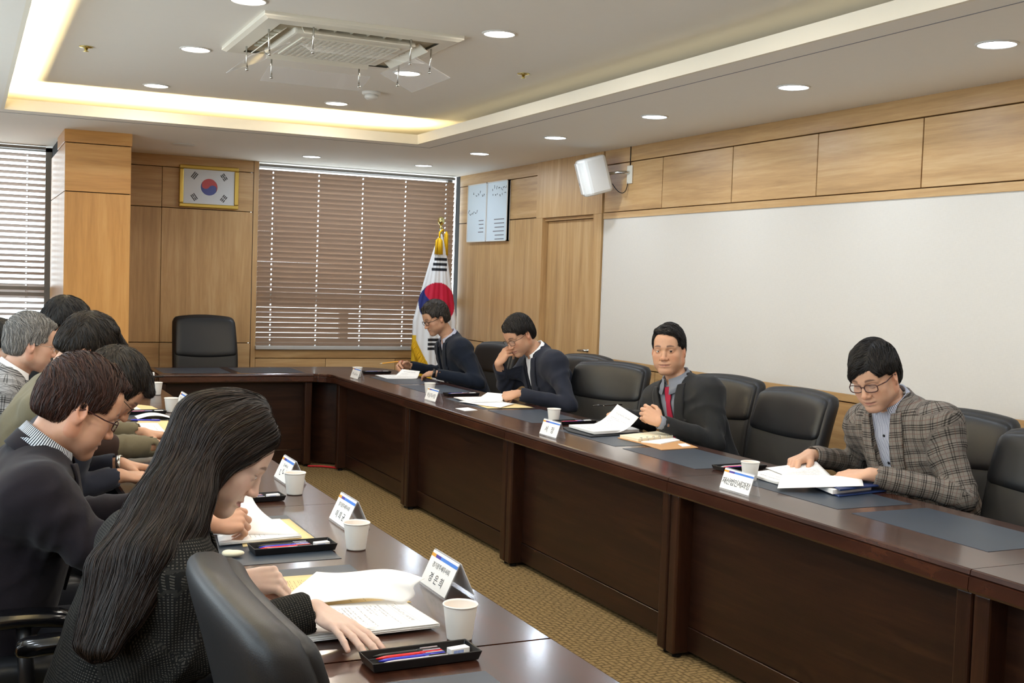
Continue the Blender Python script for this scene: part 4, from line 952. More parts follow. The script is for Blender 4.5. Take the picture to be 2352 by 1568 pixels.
# ---- hand
HPOSE = {'relaxed': ([(14, 28, 14), (18, 32, 16), (22, 34, 18), (26, 34, 18)], 10), 'flat': ([(4, 10, 6), (5, 10, 6), (6, 12, 6), (8, 12, 8)], 5), 'cup': ([(35, 48, 25), (42, 55, 28), (46, 58, 30), (48, 58, 30)], 18),
         'fist': ([(70, 92, 48), (76, 95, 50), (80, 95, 50), (82, 92, 48)], 30), 'pinch': ([(48, 42, 22), (42, 50, 26), (50, 58, 30), (56, 60, 32)], 26), 'point': ([(10, 14, 8), (30, 42, 22), (38, 50, 28), (42, 52, 30)], 14)}
def hand_mesh(side, pose, h=0.0022, fore=(0, -0.05, 0), slim=1.0, tone=(0.6, 0.37, 0.25)):
    ts = -1 if side == 'R' else 1; ang, thc = HPOSE[pose]
    fore = np.array(fore, float); f = Field(np.minimum((-0.085, -0.04, -0.115), fore-0.035), np.maximum((0.085, 0.215, 0.05), fore+0.035), h); tips = []
    f.cone(fore, (0, 0.0, 0), 0.029*slim, 0.0245*slim); f.ell((0, 0.018, 0), (0.028*slim, 0.032, 0.018*slim), 0.015)
    f.ell((0, 0.052, -0.003), (0.041*slim, 0.046, 0.0155*slim), 0.012)
    kx = [0.029, 0.0098, -0.0098, -0.0285]; ky = [0.091, 0.096, 0.090, 0.079]; ln = [(0.042, 0.025, 0.022), (0.046, 0.029, 0.023), (0.042, 0.027, 0.023), (0.033, 0.020, 0.020)]
    for j in range(4):
        p = np.array((ts*kx[j]*slim, ky[j], 0.001)); f.cone((ts*kx[j]*0.55*slim, 0.012, 0.001), p, 0.011*slim, 0.0108*slim, 0.008)
        a = 0.0; yaw = ts*(6, 1, -4, -10)[j]; pts = [p]; r0 = (0.0096, 0.0098, 0.0094, 0.0083)[j]*slim
        for L_, g in zip(ln[j], ang[j]):
            a += math.radians(g); dirv = np.array((math.sin(math.radians(yaw))*math.cos(a), math.cos(a)*math.cos(math.radians(yaw)), -math.sin(a))); p = p + dirv*L_; pts.append(p)
        f.chain(pts, [r0*1.06, r0, r0*0.95, r0*0.80], 0.004, 0.0015); tips.append((pts[-1], dirv))
        for q, rr_ in zip(pts[1:3], (1.05, 1.0)): f.ell(q, (r0*rr_,)*3, 0.002)
    b = np.array((ts*0.020*slim, 0.018, -0.007)); m = np.array((ts*0.044*slim, 0.048, -0.016)); c = math.radians(thc); i_ = m + 0.036*np.array((ts*0.45*math.cos(c*2), 0.85, -0.25-0.5*math.sin(c))); t_ = i_ + 0.029*np.array((-ts*0.25*math.sin(c*2)+ts*0.12, 0.88, -0.35-0.3*math.sin(c)))
    f.chain([b, m, i_, t_], [0.015*slim, 0.0135*slim, 0.0108*slim, 0.0088*slim], 0.010, 0.002); tips.append((t_, nv(t_-i_)))
    V, Q = f.mesh(); C = np.tile(np.array(tone), (len(V), 1)); x, y, z = V.T
    kn = np.zeros(len(V))
    for q, dv in tips: kn = np.maximum(kn, np.exp(-(np.linalg.norm(V-q, axis=1)/0.010)**2))
    C = C*(1-0.4*kn[:, None]) + np.array(tone)*np.array([1.08, 0.82, 0.78])*0.4*kn[:, None]; return V, Q, C
def frame(fwd, up):
    f = nv(fwd); u = np.asarray(up, float); r = nv(np.cross(f, u)); u = np.cross(r, f); return np.stack([r, f, u], 1)
def xf(V, R, o, s=1.0): return (np.asarray(V)*s) @ R.T + np.asarray(o)

class Person:
    """joints in world metres; root empty sits on the floor under the hips"""
    def __init__(s, label, hip, neck, head, face, hup, sh_w=0.19, rt=None, girth=1.0, tone=(0.6, 0.37, 0.25), hs=1.06, hp=None, group='people seated at the meeting'):
        s.hip, s.neck, s.headp = (np.array(a, float) for a in (hip, neck, head)); s.R = frame(face, hup); s.hs = hs; s.tone = tone; s.g = girth
        s.root = thing('person', label, 'person', (float(hip[0]), float(hip[1]), 0.0)); s.off = np.array((hip[0], hip[1], 0.0)); s.hp = dict(hp or {}); s.hp['tone'] = tone
        sp = s.neck-s.hip; s.L = np.linalg.norm(sp); s.sp = sp/s.L; s.rt = nv(np.array(rt) - s.sp*np.dot(rt, s.sp)); s.fw = np.cross(s.sp, s.rt); s.shw = sh_w
        s.shR = s.neck + s.rt*sh_w - s.sp*0.090; s.shL = s.neck - s.rt*sh_w - s.sp*0.090; s.arms = {}; s.sk = []; s.hole = (0.043 if s.hp.get('fem') else 0.050)*hs*1.08 + 0.004
        # fields share one box
        s.tt = np.array([-0.12, 0.0, 0.2, 0.45, 0.68, 0.83, 0.93, 1.0, 1.05]); s.ta = np.array([0.15, 0.185, 0.18, 0.18, 0.185, 0.17, 0.118, 0.064, 0.03])*girth; s.tb = np.array([0.10, 0.130, 0.130, 0.128, 0.122, 0.103, 0.074, 0.054, 0.03])*girth
    def torso(s, F, off=0.0, k=0.0, t1=None):
        tt, ta, tb = s.tt, s.ta+off, s.tb+off
        def fn(X, Y, Z):
            x, y, z = X-s.hip[0], Y-s.hip[1], Z-s.hip[2]; t = (x*s.sp[0]+y*s.sp[1]+z*s.sp[2])/s.L
            u = x*s.rt[0]+y*s.rt[1]+z*s.rt[2]; v = x*s.fw[0]+y*s.fw[1]+z*s.fw[2]
            a = np.interp(t, tt, ta).astype(F32); b = np.interp(t, tt, tb).astype(F32); m = np.minimum(a, b); q = (np.sqrt((np.abs(u)/a)**2.3+(np.abs(v)/b)**2.3+1e-9)**(2/2.3*1.0)-1)*m*0.9
            cap = np.maximum(t-1.05, -0.12-t)*s.L; return np.maximum(q, cap).astype(F32)
        F.put(np.minimum(s.hip, s.neck)-0.5, np.maximum(s.hip, s.neck)+0.5, fn, k, 'u', 0.0)
    def arm(s, side, elbow, wrist, r=(0.066, 0.054, 0.041)): s.arms[side] = (s.shR if side == 'R' else s.shL, np.array(elbow, float), np.array(wrist, float), r)
    def bounds(s, pad=0.12):
        P = [s.hip, s.neck, s.shR, s.shL] + [p for a in s.arms.values() for p in a[:3]]; return np.min(P, 0)-pad-0.04, np.max(P, 0)+pad
    def wear(s, name, mat, h=0.0095, off=0.014, seed=1, folds=0.0065, vtop=0.95, vbot=0.38, vw=0.062, hem=-0.10, sleeves=True, opening=True, cuff=0.0, arm_off=0.0, parent=None):
        lo, hi = s.bounds(); F = Field(lo, hi, h); s.torso(F, off)
        for sgn, sh in ((1, s.shR), (-1, s.shL)):
            F.cone(s.neck+s.rt*sgn*0.05-s.sp*0.035, sh, 0.050+off*0.5, 0.062+off*0.4, 0.075)
        if sleeves:
            for side, (sh, el, wr, r) in s.arms.items():
                w2 = wr + nv(wr-el)*cuff
                F.cone(sh, el, r[0]*0.97+arm_off, r[1]+arm_off, 0.085); F.cone(el, w2, r[1]+arm_off, r[2]+arm_off, 0.02)
        nz = vnoise(seed, 7, 19.0); nz2 = vnoise(seed+9, 6, 42.0)
        def disp(X, Y, Z):
            d = folds*0.8*nz(X, Y, Z, (1, 1, 0.6)) + folds*0.9*np.abs(nz2(X, Y, Z, (0.8, 0.8, 0.8)))
            for side, (sh, el, wr, r) in s.arms.items():
                ua, ub = nv(el-sh), nv(wr-el); x, y, z = X-el[0], Y-el[1], Z-el[2]; dist2 = x*x+y*y+z*z
                t = x*(ua[0]+ub[0])+y*(ua[1]+ub[1])+z*(ua[2]+ub[2]); bend = nv(ub-ua+1e-4); c = x*bend[0]+y*bend[1]+z*bend[2]
                d = d + folds*2.4*(np.abs(np.sin(t*38 + 10*c + nz(X, Y, Z)*1.6))-0.5)*np.exp(-dist2/0.016)
                x, y, z = X-sh[0], Y-sh[1], Z-sh[2]; t = x*ua[0]+y*ua[1]+z*ua[2]; d = d + folds*1.8*(np.abs(np.sin(t*27+nz(X, Y, Z)*2))-0.5)*np.exp(-((t-0.09)**2+ 0.3*(x*x+y*y+z*z))/0.010)
            return d.astype(F32)
        F.put(lo, hi, disp, 0, '+', 0.0); s.last = F
        U = Field.__new__(Field); U.__dict__.update(F.__dict__); U.d = F.d.copy(); s.uncut = U
        def plane(X, Y, Z, t0): return (((X-s.hip[0])*s.sp[0]+(Y-s.hip[1])*s.sp[1]+(Z-s.hip[2])*s.sp[2])/s.L - t0)*s.L
        F.put(lo, hi, lambda X, Y, Z: -plane(X, Y, Z, hem) if hem > -0.5 else -1.0+0*X, 0.01, 'i', 0.0)
        if opening:
            def vcut(X, Y, Z):
                x, y, z = X-s.hip[0], Y-s.hip[1], Z-s.hip[2]; t = (x*s.sp[0]+y*s.sp[1]+z*s.sp[2])/s.L; u = x*s.rt[0]+y*s.rt[1]+z*s.rt[2]; v = x*s.fw[0]+y*s.fw[1]+z*s.fw[2]
                w = vw*np.clip((t-vbot)/(vtop-vbot), 0, 1.15); return np.maximum(np.abs(u)-w, -v).astype(F32)
            F.put(lo, hi, vcut, 0.004, 's', 0.0)
        # neck hole
        nd = nv(s.headp-s.neck); F.cone(s.neck-nd*0.03+s.fw*0.005, s.neck+nd*0.2, s.hole, s.hole+0.006, 0.006, 's')
        for side, (sh, el, wr, r) in s.arms.items():                     # open cuff
            a = nv(wr-el); w2 = wr+a*cuff
            F.put(w2-0.10, w2+0.14, lambda X, Y, Z: np.maximum(-((X-w2[0])*a[0]+(Y-w2[1])*a[1]+(Z-w2[2])*a[2]), ((X-w2[0])**2+(Y-w2[1])**2+(Z-w2[2])**2)**0.5-0.085).astype(F32), 0.003, 's', 0.0)
            F.cone(w2-a*0.018, w2+a*0.03, r[2]*0.80, r[2]*0.80, 0.002, 's')
        V, Q = F.mesh(); o = obj_from(name, V, Q, mat, parent or s.root, s.off, attrs={'weave': ('vec', s.wcoord(V))}); return o
    def wcoord(s, V):
        rel = V-s.hip; W = np.stack([rel@s.rt, rel@s.sp, 0*rel[:, 0]], 1); best = np.full(len(V), 1e9); tu = np.clip(np.abs(rel@s.rt)-s.ta.max()*0.93, 0, None)
        vv = rel@s.fw; W[:, 0] = np.where(vv < 0, -W[:, 0]+0.013, W[:, 0])
        for side, (sh, el, wr, r) in s.arms.items():
            base = 0.0
            for a, b in ((sh, el), (el, wr)):
                ab = b-a; l = np.linalg.norm(ab); tu_ = (V-a)@ab/(l*l); t = np.clip(tu_, -0.2, 1.2); d = np.linalg.norm(V-(a+t[:, None]*ab), axis=1); ax_ = ab/l
                e1 = nv(np.cross(ax_, s.sp + 0.3*s.fw)); e2 = np.cross(ax_, e1); q = V-a; th = np.arctan2(q@e2, q@e1)
                inside = (d < 0.086) & (d < best) & ((np.abs(rel@s.rt) > s.shw*0.80) | (np.abs(vv) > s.tb.max()*1.03)); best = np.where(inside, d, best)
                W[inside, 0] = th[inside]*0.055; W[inside, 1] = base + tu_[inside]*l; base += l
        return W
    def surf(s, u, t, field, off=0.0):
        """front surface point at lateral u, spine fraction t"""
        u = np.atleast_1d(np.asarray(u, float)); t = np.atleast_1d(np.asarray(t, float)); base = s.hip + t[:, None]*s.L*s.sp + u[:, None]*s.rt; v = np.full(len(u), 0.24)
        for _ in range(60):
            d = field.sample(base+v[:, None]*s.fw); v = np.where(d > 0.0005, v-np.clip(d*0.8, 0.0008, 0.012), v); v = np.maximum(v, -0.02)
        return base + (v+off)[:, None]*s.fw
    def patch(s, name, mat, rows, field, off=0.006, nu=8, sub=5, thick=0.004, parent=None):
        """cloth piece laid on the chest; rows = [(t, u_left, u_right)]"""
        rows = np.array(rows, float); T = np.interp(np.linspace(0, len(rows)-1, (len(rows)-1)*sub+1), np.arange(len(rows)), rows[:, 0]); A = np.interp(np.linspace(0, len(rows)-1, len(T)), np.arange(len(rows)), rows[:, 1]); B = np.interp(np.linspace(0, len(rows)-1, len(T)), np.arange(len(rows)), rows[:, 2])
        w = np.linspace(0, 1, nu+1); U = A[:, None]+(B-A)[:, None]*w[None, :]; TT = np.repeat(T[:, None], nu+1, 1); P = s.surf(U.ravel(), TT.ravel(), field, off).reshape(len(T), nu+1, 3)
        for _ in range(2): P[1:-1] = (P[:-2]+2*P[1:-1]+P[2:])/4
        N = len(T)*(nu+1); V = np.concatenate([P.reshape(-1, 3), P.reshape(-1, 3)-s.fw*thick]); W = nu+1; f = []
        for j in range(len(T)-1):
            for i in range(nu): a, b, c, d = j*W+i, j*W+i+1, (j+1)*W+i+1, (j+1)*W+i; f += [(a, b, c, d), (N+d, N+c, N+b, N+a)]
        ring = [i for i in range(W)] + [j*W+nu for j in range(1, len(T))] + [(len(T)-1)*W+i for i in range(nu-1, -1, -1)] + [j*W for j in range(len(T)-2, 0, -1)]
        for k in range(len(ring)): a, b = ring[k], ring[(k+1) % len(ring)]; f.append((b, a, N+a, N+b))
        return obj_from(name, V, np.array(f), mat, parent or s.root, s.off, attrs={'weave': ('vec', s.wcoord(V)*np.array([1, 1, 0]) + np.array([0.01, 0.02, 0]))})
    def lapels(s, mat, vbot=0.38, vw=0.062, vtop=0.95, wid=0.056, off=0.011, parent=None):
        for sgn in (-1, 1):
            e = lambda t: vw*min(1.1, max(0, (t-vbot)/(vtop-vbot)))
            rows = []
            for t, w in ((vbot-0.01, 0.004), (vbot+0.10, wid*0.55), (vbot+0.25, wid*0.95), (vbot+0.37, wid*1.35), (vbot+0.385, wid*0.90), (0.84, wid*0.95), (0.90, wid*0.85), (0.95, wid*0.72), (0.985, wid*0.6)):
                a = sgn*(e(t)-0.006); b = sgn*(e(t)+w); rows.append((t, min(a, b), max(a, b)))
            s.patch('lapel', mat, rows, s.uncut, off, 6, 4, 0.007, parent)
        s.collar('jacket_collar', mat, r=s.hole+0.016, h=0.040, gap=64, leaf=0.046, drop=0.0, z0=-0.022, parent=parent)
    def collar(s, name, mat, r=0.064, h=0.044, gap=34, leaf=0.040, drop=0.018, spread=1.0, tilt=0.0, parent=None, z0=-0.004, back_only=False):
        ax_ = nv(nv(s.headp-s.neck)*0.75 + s.sp*0.45); f0 = nv(s.fw - ax_*np.dot(s.fw, ax_)); r0 = np.cross(f0, ax_); n = 44; a0 = gap if not back_only else 105; V = []; rows = 6
        for i in range(n+1):
            g = math.radians(a0 + (360-2*a0)*i/n); dr = r0*math.sin(g)+f0*math.cos(g); fr_ = 0.5+0.5*math.cos(g); c = s.neck + ax_*z0
            hh = h*(1-0.35*fr_); dn = leaf + drop*max(0, fr_)**3
            for rr_, zz in ((r, -0.012), (r+0.001, hh*0.6), (r+0.002, hh), (r+0.006, hh+0.001), (r+0.010+0.010*fr_, hh-dn*0.5), (r+0.015*spread+0.026*fr_, hh-dn)):
                V.append(c + dr*rr_*(1.0+0.06*fr_) + ax_*zz)
        f = [(i*rows+k, i*rows+k+1, (i+1)*rows+k+1, (i+1)*rows+k) for i in range(n) for k in range(rows-1)]
        w = np.array([[i/n*0.36, k*0.012, 0] for i in range(n+1) for k in range(rows)])
        o = obj_from(name, np.array(V), np.array(f), mat, parent or s.root, s.off, attrs={'weave': ('vec', w)}); md = o.modifiers.new('solid', 'SOLIDIFY'); md.thickness = 0.0025; return o
    def button(s, u, t, field, mat, r=0.006, off=0.002, parent=None):
        p = s.surf(u, t, field, off)[0]; o = lathe('button', [(0, -0.002), (r, -0.002), (r, 0.001), (r*0.7, 0.002), (0, 0.0015)], mat, parent or s.root, 12); o.matrix_local = Matrix.Translation(Vector(p-s.off)) @ Vector(s.fw).to_track_quat('Z', 'Y').to_matrix().to_4x4()
    def hand(s, side, fingers, dorsal, pose, h=0.0024, slim=1.0, scale=1.02):
        sh, el, wr, r = s.arms[side]; R = frame(fingers, dorsal); V, Q, C = hand_mesh(side, pose, h, R.T @ (nv(el-wr)*0.055), slim, s.tone); s.sk.append((xf(V, R, wr + nv(wr-el)*0.012, scale), Q, C)); return R, wr
    def finish(s, hh=0.003, hair='hair_black', comb=None, nst=2200, Ls=0.05, coarse=True, eyes=True, gaze=(0, 1, 0), hair_h=0.0035, w=0.0011):
        nb = ((s.neck-s.headp)/s.hs) @ s.R; s.hp['neck'] = tuple(nb)
        V, Q, C = head_mesh(s.hp, hh); parts = [(xf(V, s.R, s.headp, s.hs), Q, C)] + s.sk
        lo, hi = s.bounds(0.1); B = Field(lo, hi, 0.02); s.torso(B, -0.012)
        for sh, el, wr, r in s.arms.values(): B.cone(s.neck-s.sp*0.05, sh, 0.05, 0.05, 0.04); B.cone(sh, el, r[0]-0.016, r[1]-0.014, 0.03); B.cone(el, wr, r[1]-0.014, 0.026, 0.02)
        B.cone(s.neck-s.sp*0.08, s.neck+nv(s.headp-s.neck)*0.03, 0.06, 0.05, 0.04); v, q = B.mesh(); parts.append((v, q, np.tile(np.array(s.tone), (len(v), 1))))
        Vs, Qs, Cs, n = [], [], [], 0
        for v, q, c in parts: Vs.append(v); Qs.append(q+n); Cs.append(c); n += len(v)
        s.body = obj_from('body', np.concatenate(Vs), np.concatenate(Qs), 'skin', s.root, s.off, attrs={'tint': ('col', np.concatenate(Cs))})
        if eyes:
            for sx in (-1, 1):
                c = np.array((sx*0.0315, 0.0735, -0.004)); g = nv(gaze); o = lathe('eye', [(0.0126*math.sin(PI*k/10), -0.0126*math.cos(PI*k/10)) for k in range(11)], 'eye_white', s.root, 16); Rm = Matrix([list(x) for x in s.R]); gl = s.R @ g
                mw = Matrix.Translation(Vector(xf([c], s.R, s.headp, s.hs)[0]-s.off)) @ Vector(gl).to_track_quat('Z', 'Y').to_matrix().to_4x4() @ Matrix.Scale(s.hs*1.02, 4); o.matrix_local = mw
                i = lathe('iris', [(0.0, 0.01305), (0.003, 0.0129), (0.0062, 0.0115)], 'iris_dark', o, 16)
        if hair:
            f = hair_field(s.hp, hair_h); v, q = f.mesh(); sh = np.full(len(v), 0.08); sv, sq, ss = strands(f, v, q, comb or (lambda p: np.stack([p[:, 0]*2, 0.3+0*p[:, 1], -1.2+0*p[:, 2]], 1)), nst, Ls, 0.010, w, s.hp.get('seed', 1))
            AV = np.concatenate([v, sv]); AQ = np.concatenate([q, sq+len(v)]); AS = np.concatenate([sh, ss]); s.hair = obj_from('hair', xf(AV, s.R, s.headp, s.hs), AQ, hair, s.root, s.off, attrs={'shade': ('col', np.repeat(AS[:, None], 3, 1))})
        return s
    def hl(s, p): return Vector(xf([p], s.R, s.headp, s.hs)[0]-s.off)
    def glasses(s, mat, w=0.026, hgt=0.017, zc=-0.008, rim=0.0017, y=0.097, half=False):
        g = bpy.data.objects.new('glasses', None); link(g, s.root); g.empty_display_size = 0.02
        for sx in (-1, 1):
            pts = []
            for k in range(25):
                a = 2*PI*k/24; ca, sa = math.cos(a), math.sin(a); e = 0.62; X = sx*0.034 + w*math.copysign(abs(ca)**e, ca); Z = zc + hgt*math.copysign(abs(sa)**e, sa); Y = y - 0.35*max(0, abs(X)-0.03)**1.0*0.55; pts.append(s.hl((X, Y, Z)))
            v, f = tube_data(pts, rim, 6); mk('rim', v, f, mat, g, True)
            ln = mk('lens', [tuple(p) for p in pts[:-1]], [tuple(range(24))], 'lens_glass', g, False); 
            v, f = tube_data([s.hl((sx*(0.034+w), y-0.006, zc+hgt*0.5)), s.hl((sx*0.079, 0.05, zc+0.006)), s.hl((sx*0.082, -0.006, zc+0.010)), s.hl((sx*0.081, -0.03, zc-0.004))], rim*1.05, 6); mk('temple', v, f, mat, g, True)
        v, f = tube_data([s.hl((-0.009, y-0.001, zc+0.004)), s.hl((0, y+0.002, zc+0.007)), s.hl((0.009, y-0.001, zc+0.004))], rim, 6); mk('bridge', v, f, mat, g, True)
    def legs(s, mat='cloth_trouser', knee=0.42, dirv=None, shoe=True):
        dv = nv(np.array(dirv if dirv is not None else (s.fw[0], s.fw[1], 0))*np.array([1, 1, 0])); rt = nv(np.array((s.rt[0], s.rt[1], 0)))
        lo = np.array((min(s.hip[0], s.hip[0]+dv[0]*0.7), min(s.hip[1], s.hip[1]+dv[1]*0.7), 0.0)) - np.array((0.32, 0.32, 0)); hi = np.array((max(s.hip[0], s.hip[0]+dv[0]*0.7), max(s.hip[1], s.hip[1]+dv[1]*0.7), 0.75)) + np.array((0.32, 0.32, 0)); F = Field(lo, hi, 0.015); sh = []
        F.ell(s.hip+np.array((0, 0, -0.01)), (0.17, 0.17, 0.095))
        for sg in (-1, 1):
            a = s.hip + rt*sg*0.085 + np.array((0, 0, -0.015)); k = s.hip + rt*sg*0.13 + dv*knee; k[2] = 0.52; an = k + dv*0.03; an[2] = 0.08; F.cone(a, k, 0.092, 0.068, 0.03); F.cone(k, an, 0.066, 0.052, 0.01); sh.append(an)
        V, Q = F.mesh(); o = obj_from('trousers', V, Q, mat, s.root, s.off)
        for an in sh:
            f = Field(an-np.array((0.3, 0.3, 0.085)), an+np.array((0.3, 0.3, 0.08)), 0.01); f.cone((an[0]-dv[0]*0.03, an[1]-dv[1]*0.03, 0.045), (an[0]+dv[0]*0.15, an[1]+dv[1]*0.15, 0.03), 0.043, 0.03); f.cone((an[0], an[1], 0.04), (an[0], an[1], 0.10), 0.04, 0.04, 0.02); v, q = f.mesh(); v[:, 2] = np.maximum(v[:, 2], 0.003); obj_from('shoe', v, q, 'shoe_black', s.root, s.off)
# ------------------------------------------------------------------ the ten people
TAN, FAIR = (0.56, 0.315, 0.19), (0.66, 0.47, 0.37)
def comb_side(side=1, fwd=0.5):      # parted on one side, swept across and forward
    return lambda p: np.stack([side*(0.9*np.sign(p[:, 0]*side+0.035))*np.where(p[:, 2] > 0.03, 1, 0.15), fwd*np.where(p[:, 2] > 0.06, 1, 0.2)+0*p[:, 1], -0.25-14*np.maximum(0, 0.085-p[:, 2])], 1)
def comb_fwd(k=1.0): return lambda p: np.stack([p[:, 0]*5, k*np.where(p[:, 1] > -0.08, 1.0, 0.0), -0.35-16*np.maximum(0, 0.07-p[:, 2])], 1)
def comb_back(): return lambda p: np.stack([p[:, 0]*4, -1.0+0*p[:, 1], -0.2-10*np.maximum(0, 0.06-p[:, 2])], 1)

# far right: navy cardigan, pencil
m = Person('man in navy cardigan and black glasses writing with a pencil by the flag', (3.62, 8.30, 0.50), (3.395, 8.335, 1.045), (3.275, 8.34, 1.195), (-0.90, -0.06, -0.40), (-0.4, 0, 0.92), rt=(0.05, 1, 0), hs=0.97, tone=TAN,
           hp=dict(open=0.12, jaw=0.92, hairline=0.070, hair_t=0.016, side=0.014, seed=11, brow=(0.04, 0.03, 0.025), tufts=[((-0.04, 0.03, 0.108), (0.03, 0.062, 0.098), 0.018, 0.014), ((0.0, -0.02, 0.120), (0.04, 0.02, 0.112), 0.018, 0.016)]))
m.arm('L', (3.49, 7.96, 0.735), (3.19, 8.06, 0.79)); m.arm('R', (3.49, 8.66, 0.745), (3.20, 8.66, 0.80)); M1 = m
m.wear('cardigan', 'cloth_navy', vbot=0.30, vw=0.075, seed=3); m.lapels('cloth_navy', 0.30, 0.075); up = m.uncut
m.wear('sweater', 'cloth_dark_sweater', h=0.012, off=0.002, sleeves=False, opening=True, vbot=0.80, vtop=1.0, vw=0.05, folds=0.001)
m.wear('shirt', 'shirt_lilac', h=0.012, off=-0.008, sleeves=False, opening=False, folds=0.0)
m.collar('shirt_collar', 'shirt_lilac', gap=30)
m.hand('L', (-0.35, 0.9, -0.12), (-0.25, -0.25, 0.9), 'relaxed', 0.003); m.hand('R', (-0.9, -0.25, 0.10), (0.1, 0.8, 0.55), 'pinch', 0.003)
m.finish(0.0036, 'hair_salt', comb_fwd(0.6), 5000, 0.030, gaze=(0, 0.8, -0.6), w=0.0012); m.glasses('glasses_black', 0.025, 0.014, rim=0.0019); m.legs()
w = m.arms['L']; a = nv(w[2]-w[1]); o = lathe('wristwatch', [(0.031, -0.011), (0.034, -0.009), (0.034, 0.009), (0.031, 0.011)], 'black_gloss', m.root, 24, caps=False); o.matrix_local = Matrix.Translation(Vector(w[2]+a*0.020-m.off)) @ Vector(a).to_track_quat('Z', 'Y').to_matrix().to_4x4()

# second: hand at the chin
m = Person('man in dark suit and white shirt resting his hand against his mouth', (3.67, 6.80, 0.50), (3.425, 6.87, 1.035), (3.295, 6.885, 1.145), (-0.86, -0.20, -0.50), (-0.5, 0, 0.87), rt=(0.0, 1, 0), hs=1.01, tone=TAN, girth=1.06, sh_w=0.20,
           hp=dict(open=0.10, jaw=1.0, cheek=1.06, hairline=0.066, hair_t=0.012, side=0.014, seed=21, tufts=[((0.04, 0.045, 0.088), (0.0, 0.072, 0.080), 0.014, 0.011), ((0.0, 0.070, 0.082), (-0.045, 0.060, 0.066), 0.012, 0.009)]))
m.arm('L', (3.45, 6.43, 0.735), (3.17, 6.575, 0.79)); m.arm('R', (3.29, 7.05, 0.795), (3.185, 6.945, 0.945)); M2 = m
m.wear('suit_jacket', 'cloth_navy_suit', vbot=0.30, vw=0.072, seed=7); m.lapels('cloth_navy_suit', 0.30, 0.072)
m.wear('vest', 'cloth_dark_sweater', h=0.012, off=0.002, sleeves=False, vbot=0.45, vtop=0.95, vw=0.05, folds=0.0)
m.wear('shirt', 'shirt_white', h=0.012, off=-0.006, sleeves=False, opening=False, folds=0.001); sh = m.uncut; m.collar('shirt_collar', 'shirt_white', gap=26, leaf=0.05, drop=0.03)
m.button(0.0, 0.70, sh, 'button_dark', 0.005)
m.hand('L', (-0.75, 0.62, -0.25), (-0.55, -0.35, 0.75), 'fist', 0.0028); m.hand('R', (0.42, -0.35, 0.82), (-0.80, -0.35, 0.45), 'cup', 0.0028)
m.finish(0.0034, 'hair_black', comb_side(-1), 6000, 0.04, gaze=(0, 0.8, -0.6), w=0.0012); m.glasses('glasses_black', 0.026, 0.018, rim=0.0013); m.legs()

# third: red tie, looks at the camera
m = Person('man in charcoal suit and red tie looking straight at the camera', (3.63, 5.16, 0.50), (3.445, 5.22, 1.005), (3.385, 5.225, 1.163), (-0.73, -0.68, -0.02), (-0.08, 0.0, 1), rt=(-0.22, 1, 0), hs=1.035, tone=(0.62, 0.35, 0.21), girth=1.06, sh_w=0.20,
           hp=dict(open=0.85, jaw=1.10, cheek=1.10, hairline=0.080, hair_t=0.010, side=0.010, seed=31, tufts=[((0.045, 0.045, 0.098), (-0.03, 0.066, 0.096), 0.014, 0.012), ((-0.03, 0.064, 0.096), (-0.062, 0.045, 0.070), 0.012, 0.010)]))
m.arm('L', (3.48, 4.90, 0.715), (3.185, 4.945, 0.81)); m.arm('R', (3.46, 5.50, 0.735), (3.21, 5.40, 0.80)); M3 = m
m.wear('suit_jacket', 'cloth_charcoal', h=0.009, vbot=0.28, vw=0.082, seed=5, folds=0.007); m.lapels('cloth_charcoal', 0.28, 0.082, wid=0.056)
m.wear('shirt', 'shirt_grey', h=0.009, off=-0.004, sleeves=False, opening=False, folds=0.0015); sh = m.uncut; m.collar('shirt_collar', 'shirt_grey', gap=13, leaf=0.050, drop=0.022, spread=1.3)
m.patch('tie', 'tie_red', [(0.10, -0.034, 0.034), (0.35, -0.030, 0.030), (0.65, -0.022, 0.022), (0.84, -0.014, 0.014), (0.855, -0.021, 0.021), (0.93, -0.024, 0.024), (0.975, -0.022, 0.022)], sh, 0.011, 8, 6, 0.006)
m.hand('L', (-0.42, 0.72, 0.42), (-0.62, -0.62, 0.45), 'cup', 0.0024); m.hand('R', (-0.75, -0.55, 0.1), (0.1, 0.5, 0.85), 'pinch', 0.003)
R_, w_ = m.arms['L'][1], m.arms['L'][2]; a = nv(w_-R_); o = lathe('shirt_cuff', [(0.030, -0.02), (0.034, -0.02), (0.034, 0.016), (0.031, 0.018)], 'shirt_grey', m.root, 24, caps=False); o.matrix_local = Matrix.Translation(Vector(w_+a*0.004-m.off)) @ Vector(a).to_track_quat('Z', 'Y').to_matrix().to_4x4()
gz = m.R.T @ nv(np.array((0, 0, 1.5))-m.headp); m.finish(0.0026, 'hair_black', comb_side(-1, 0.3), 8000, 0.045, gaze=tuple(gz), hair_h=0.003, w=0.0011); m.legs()

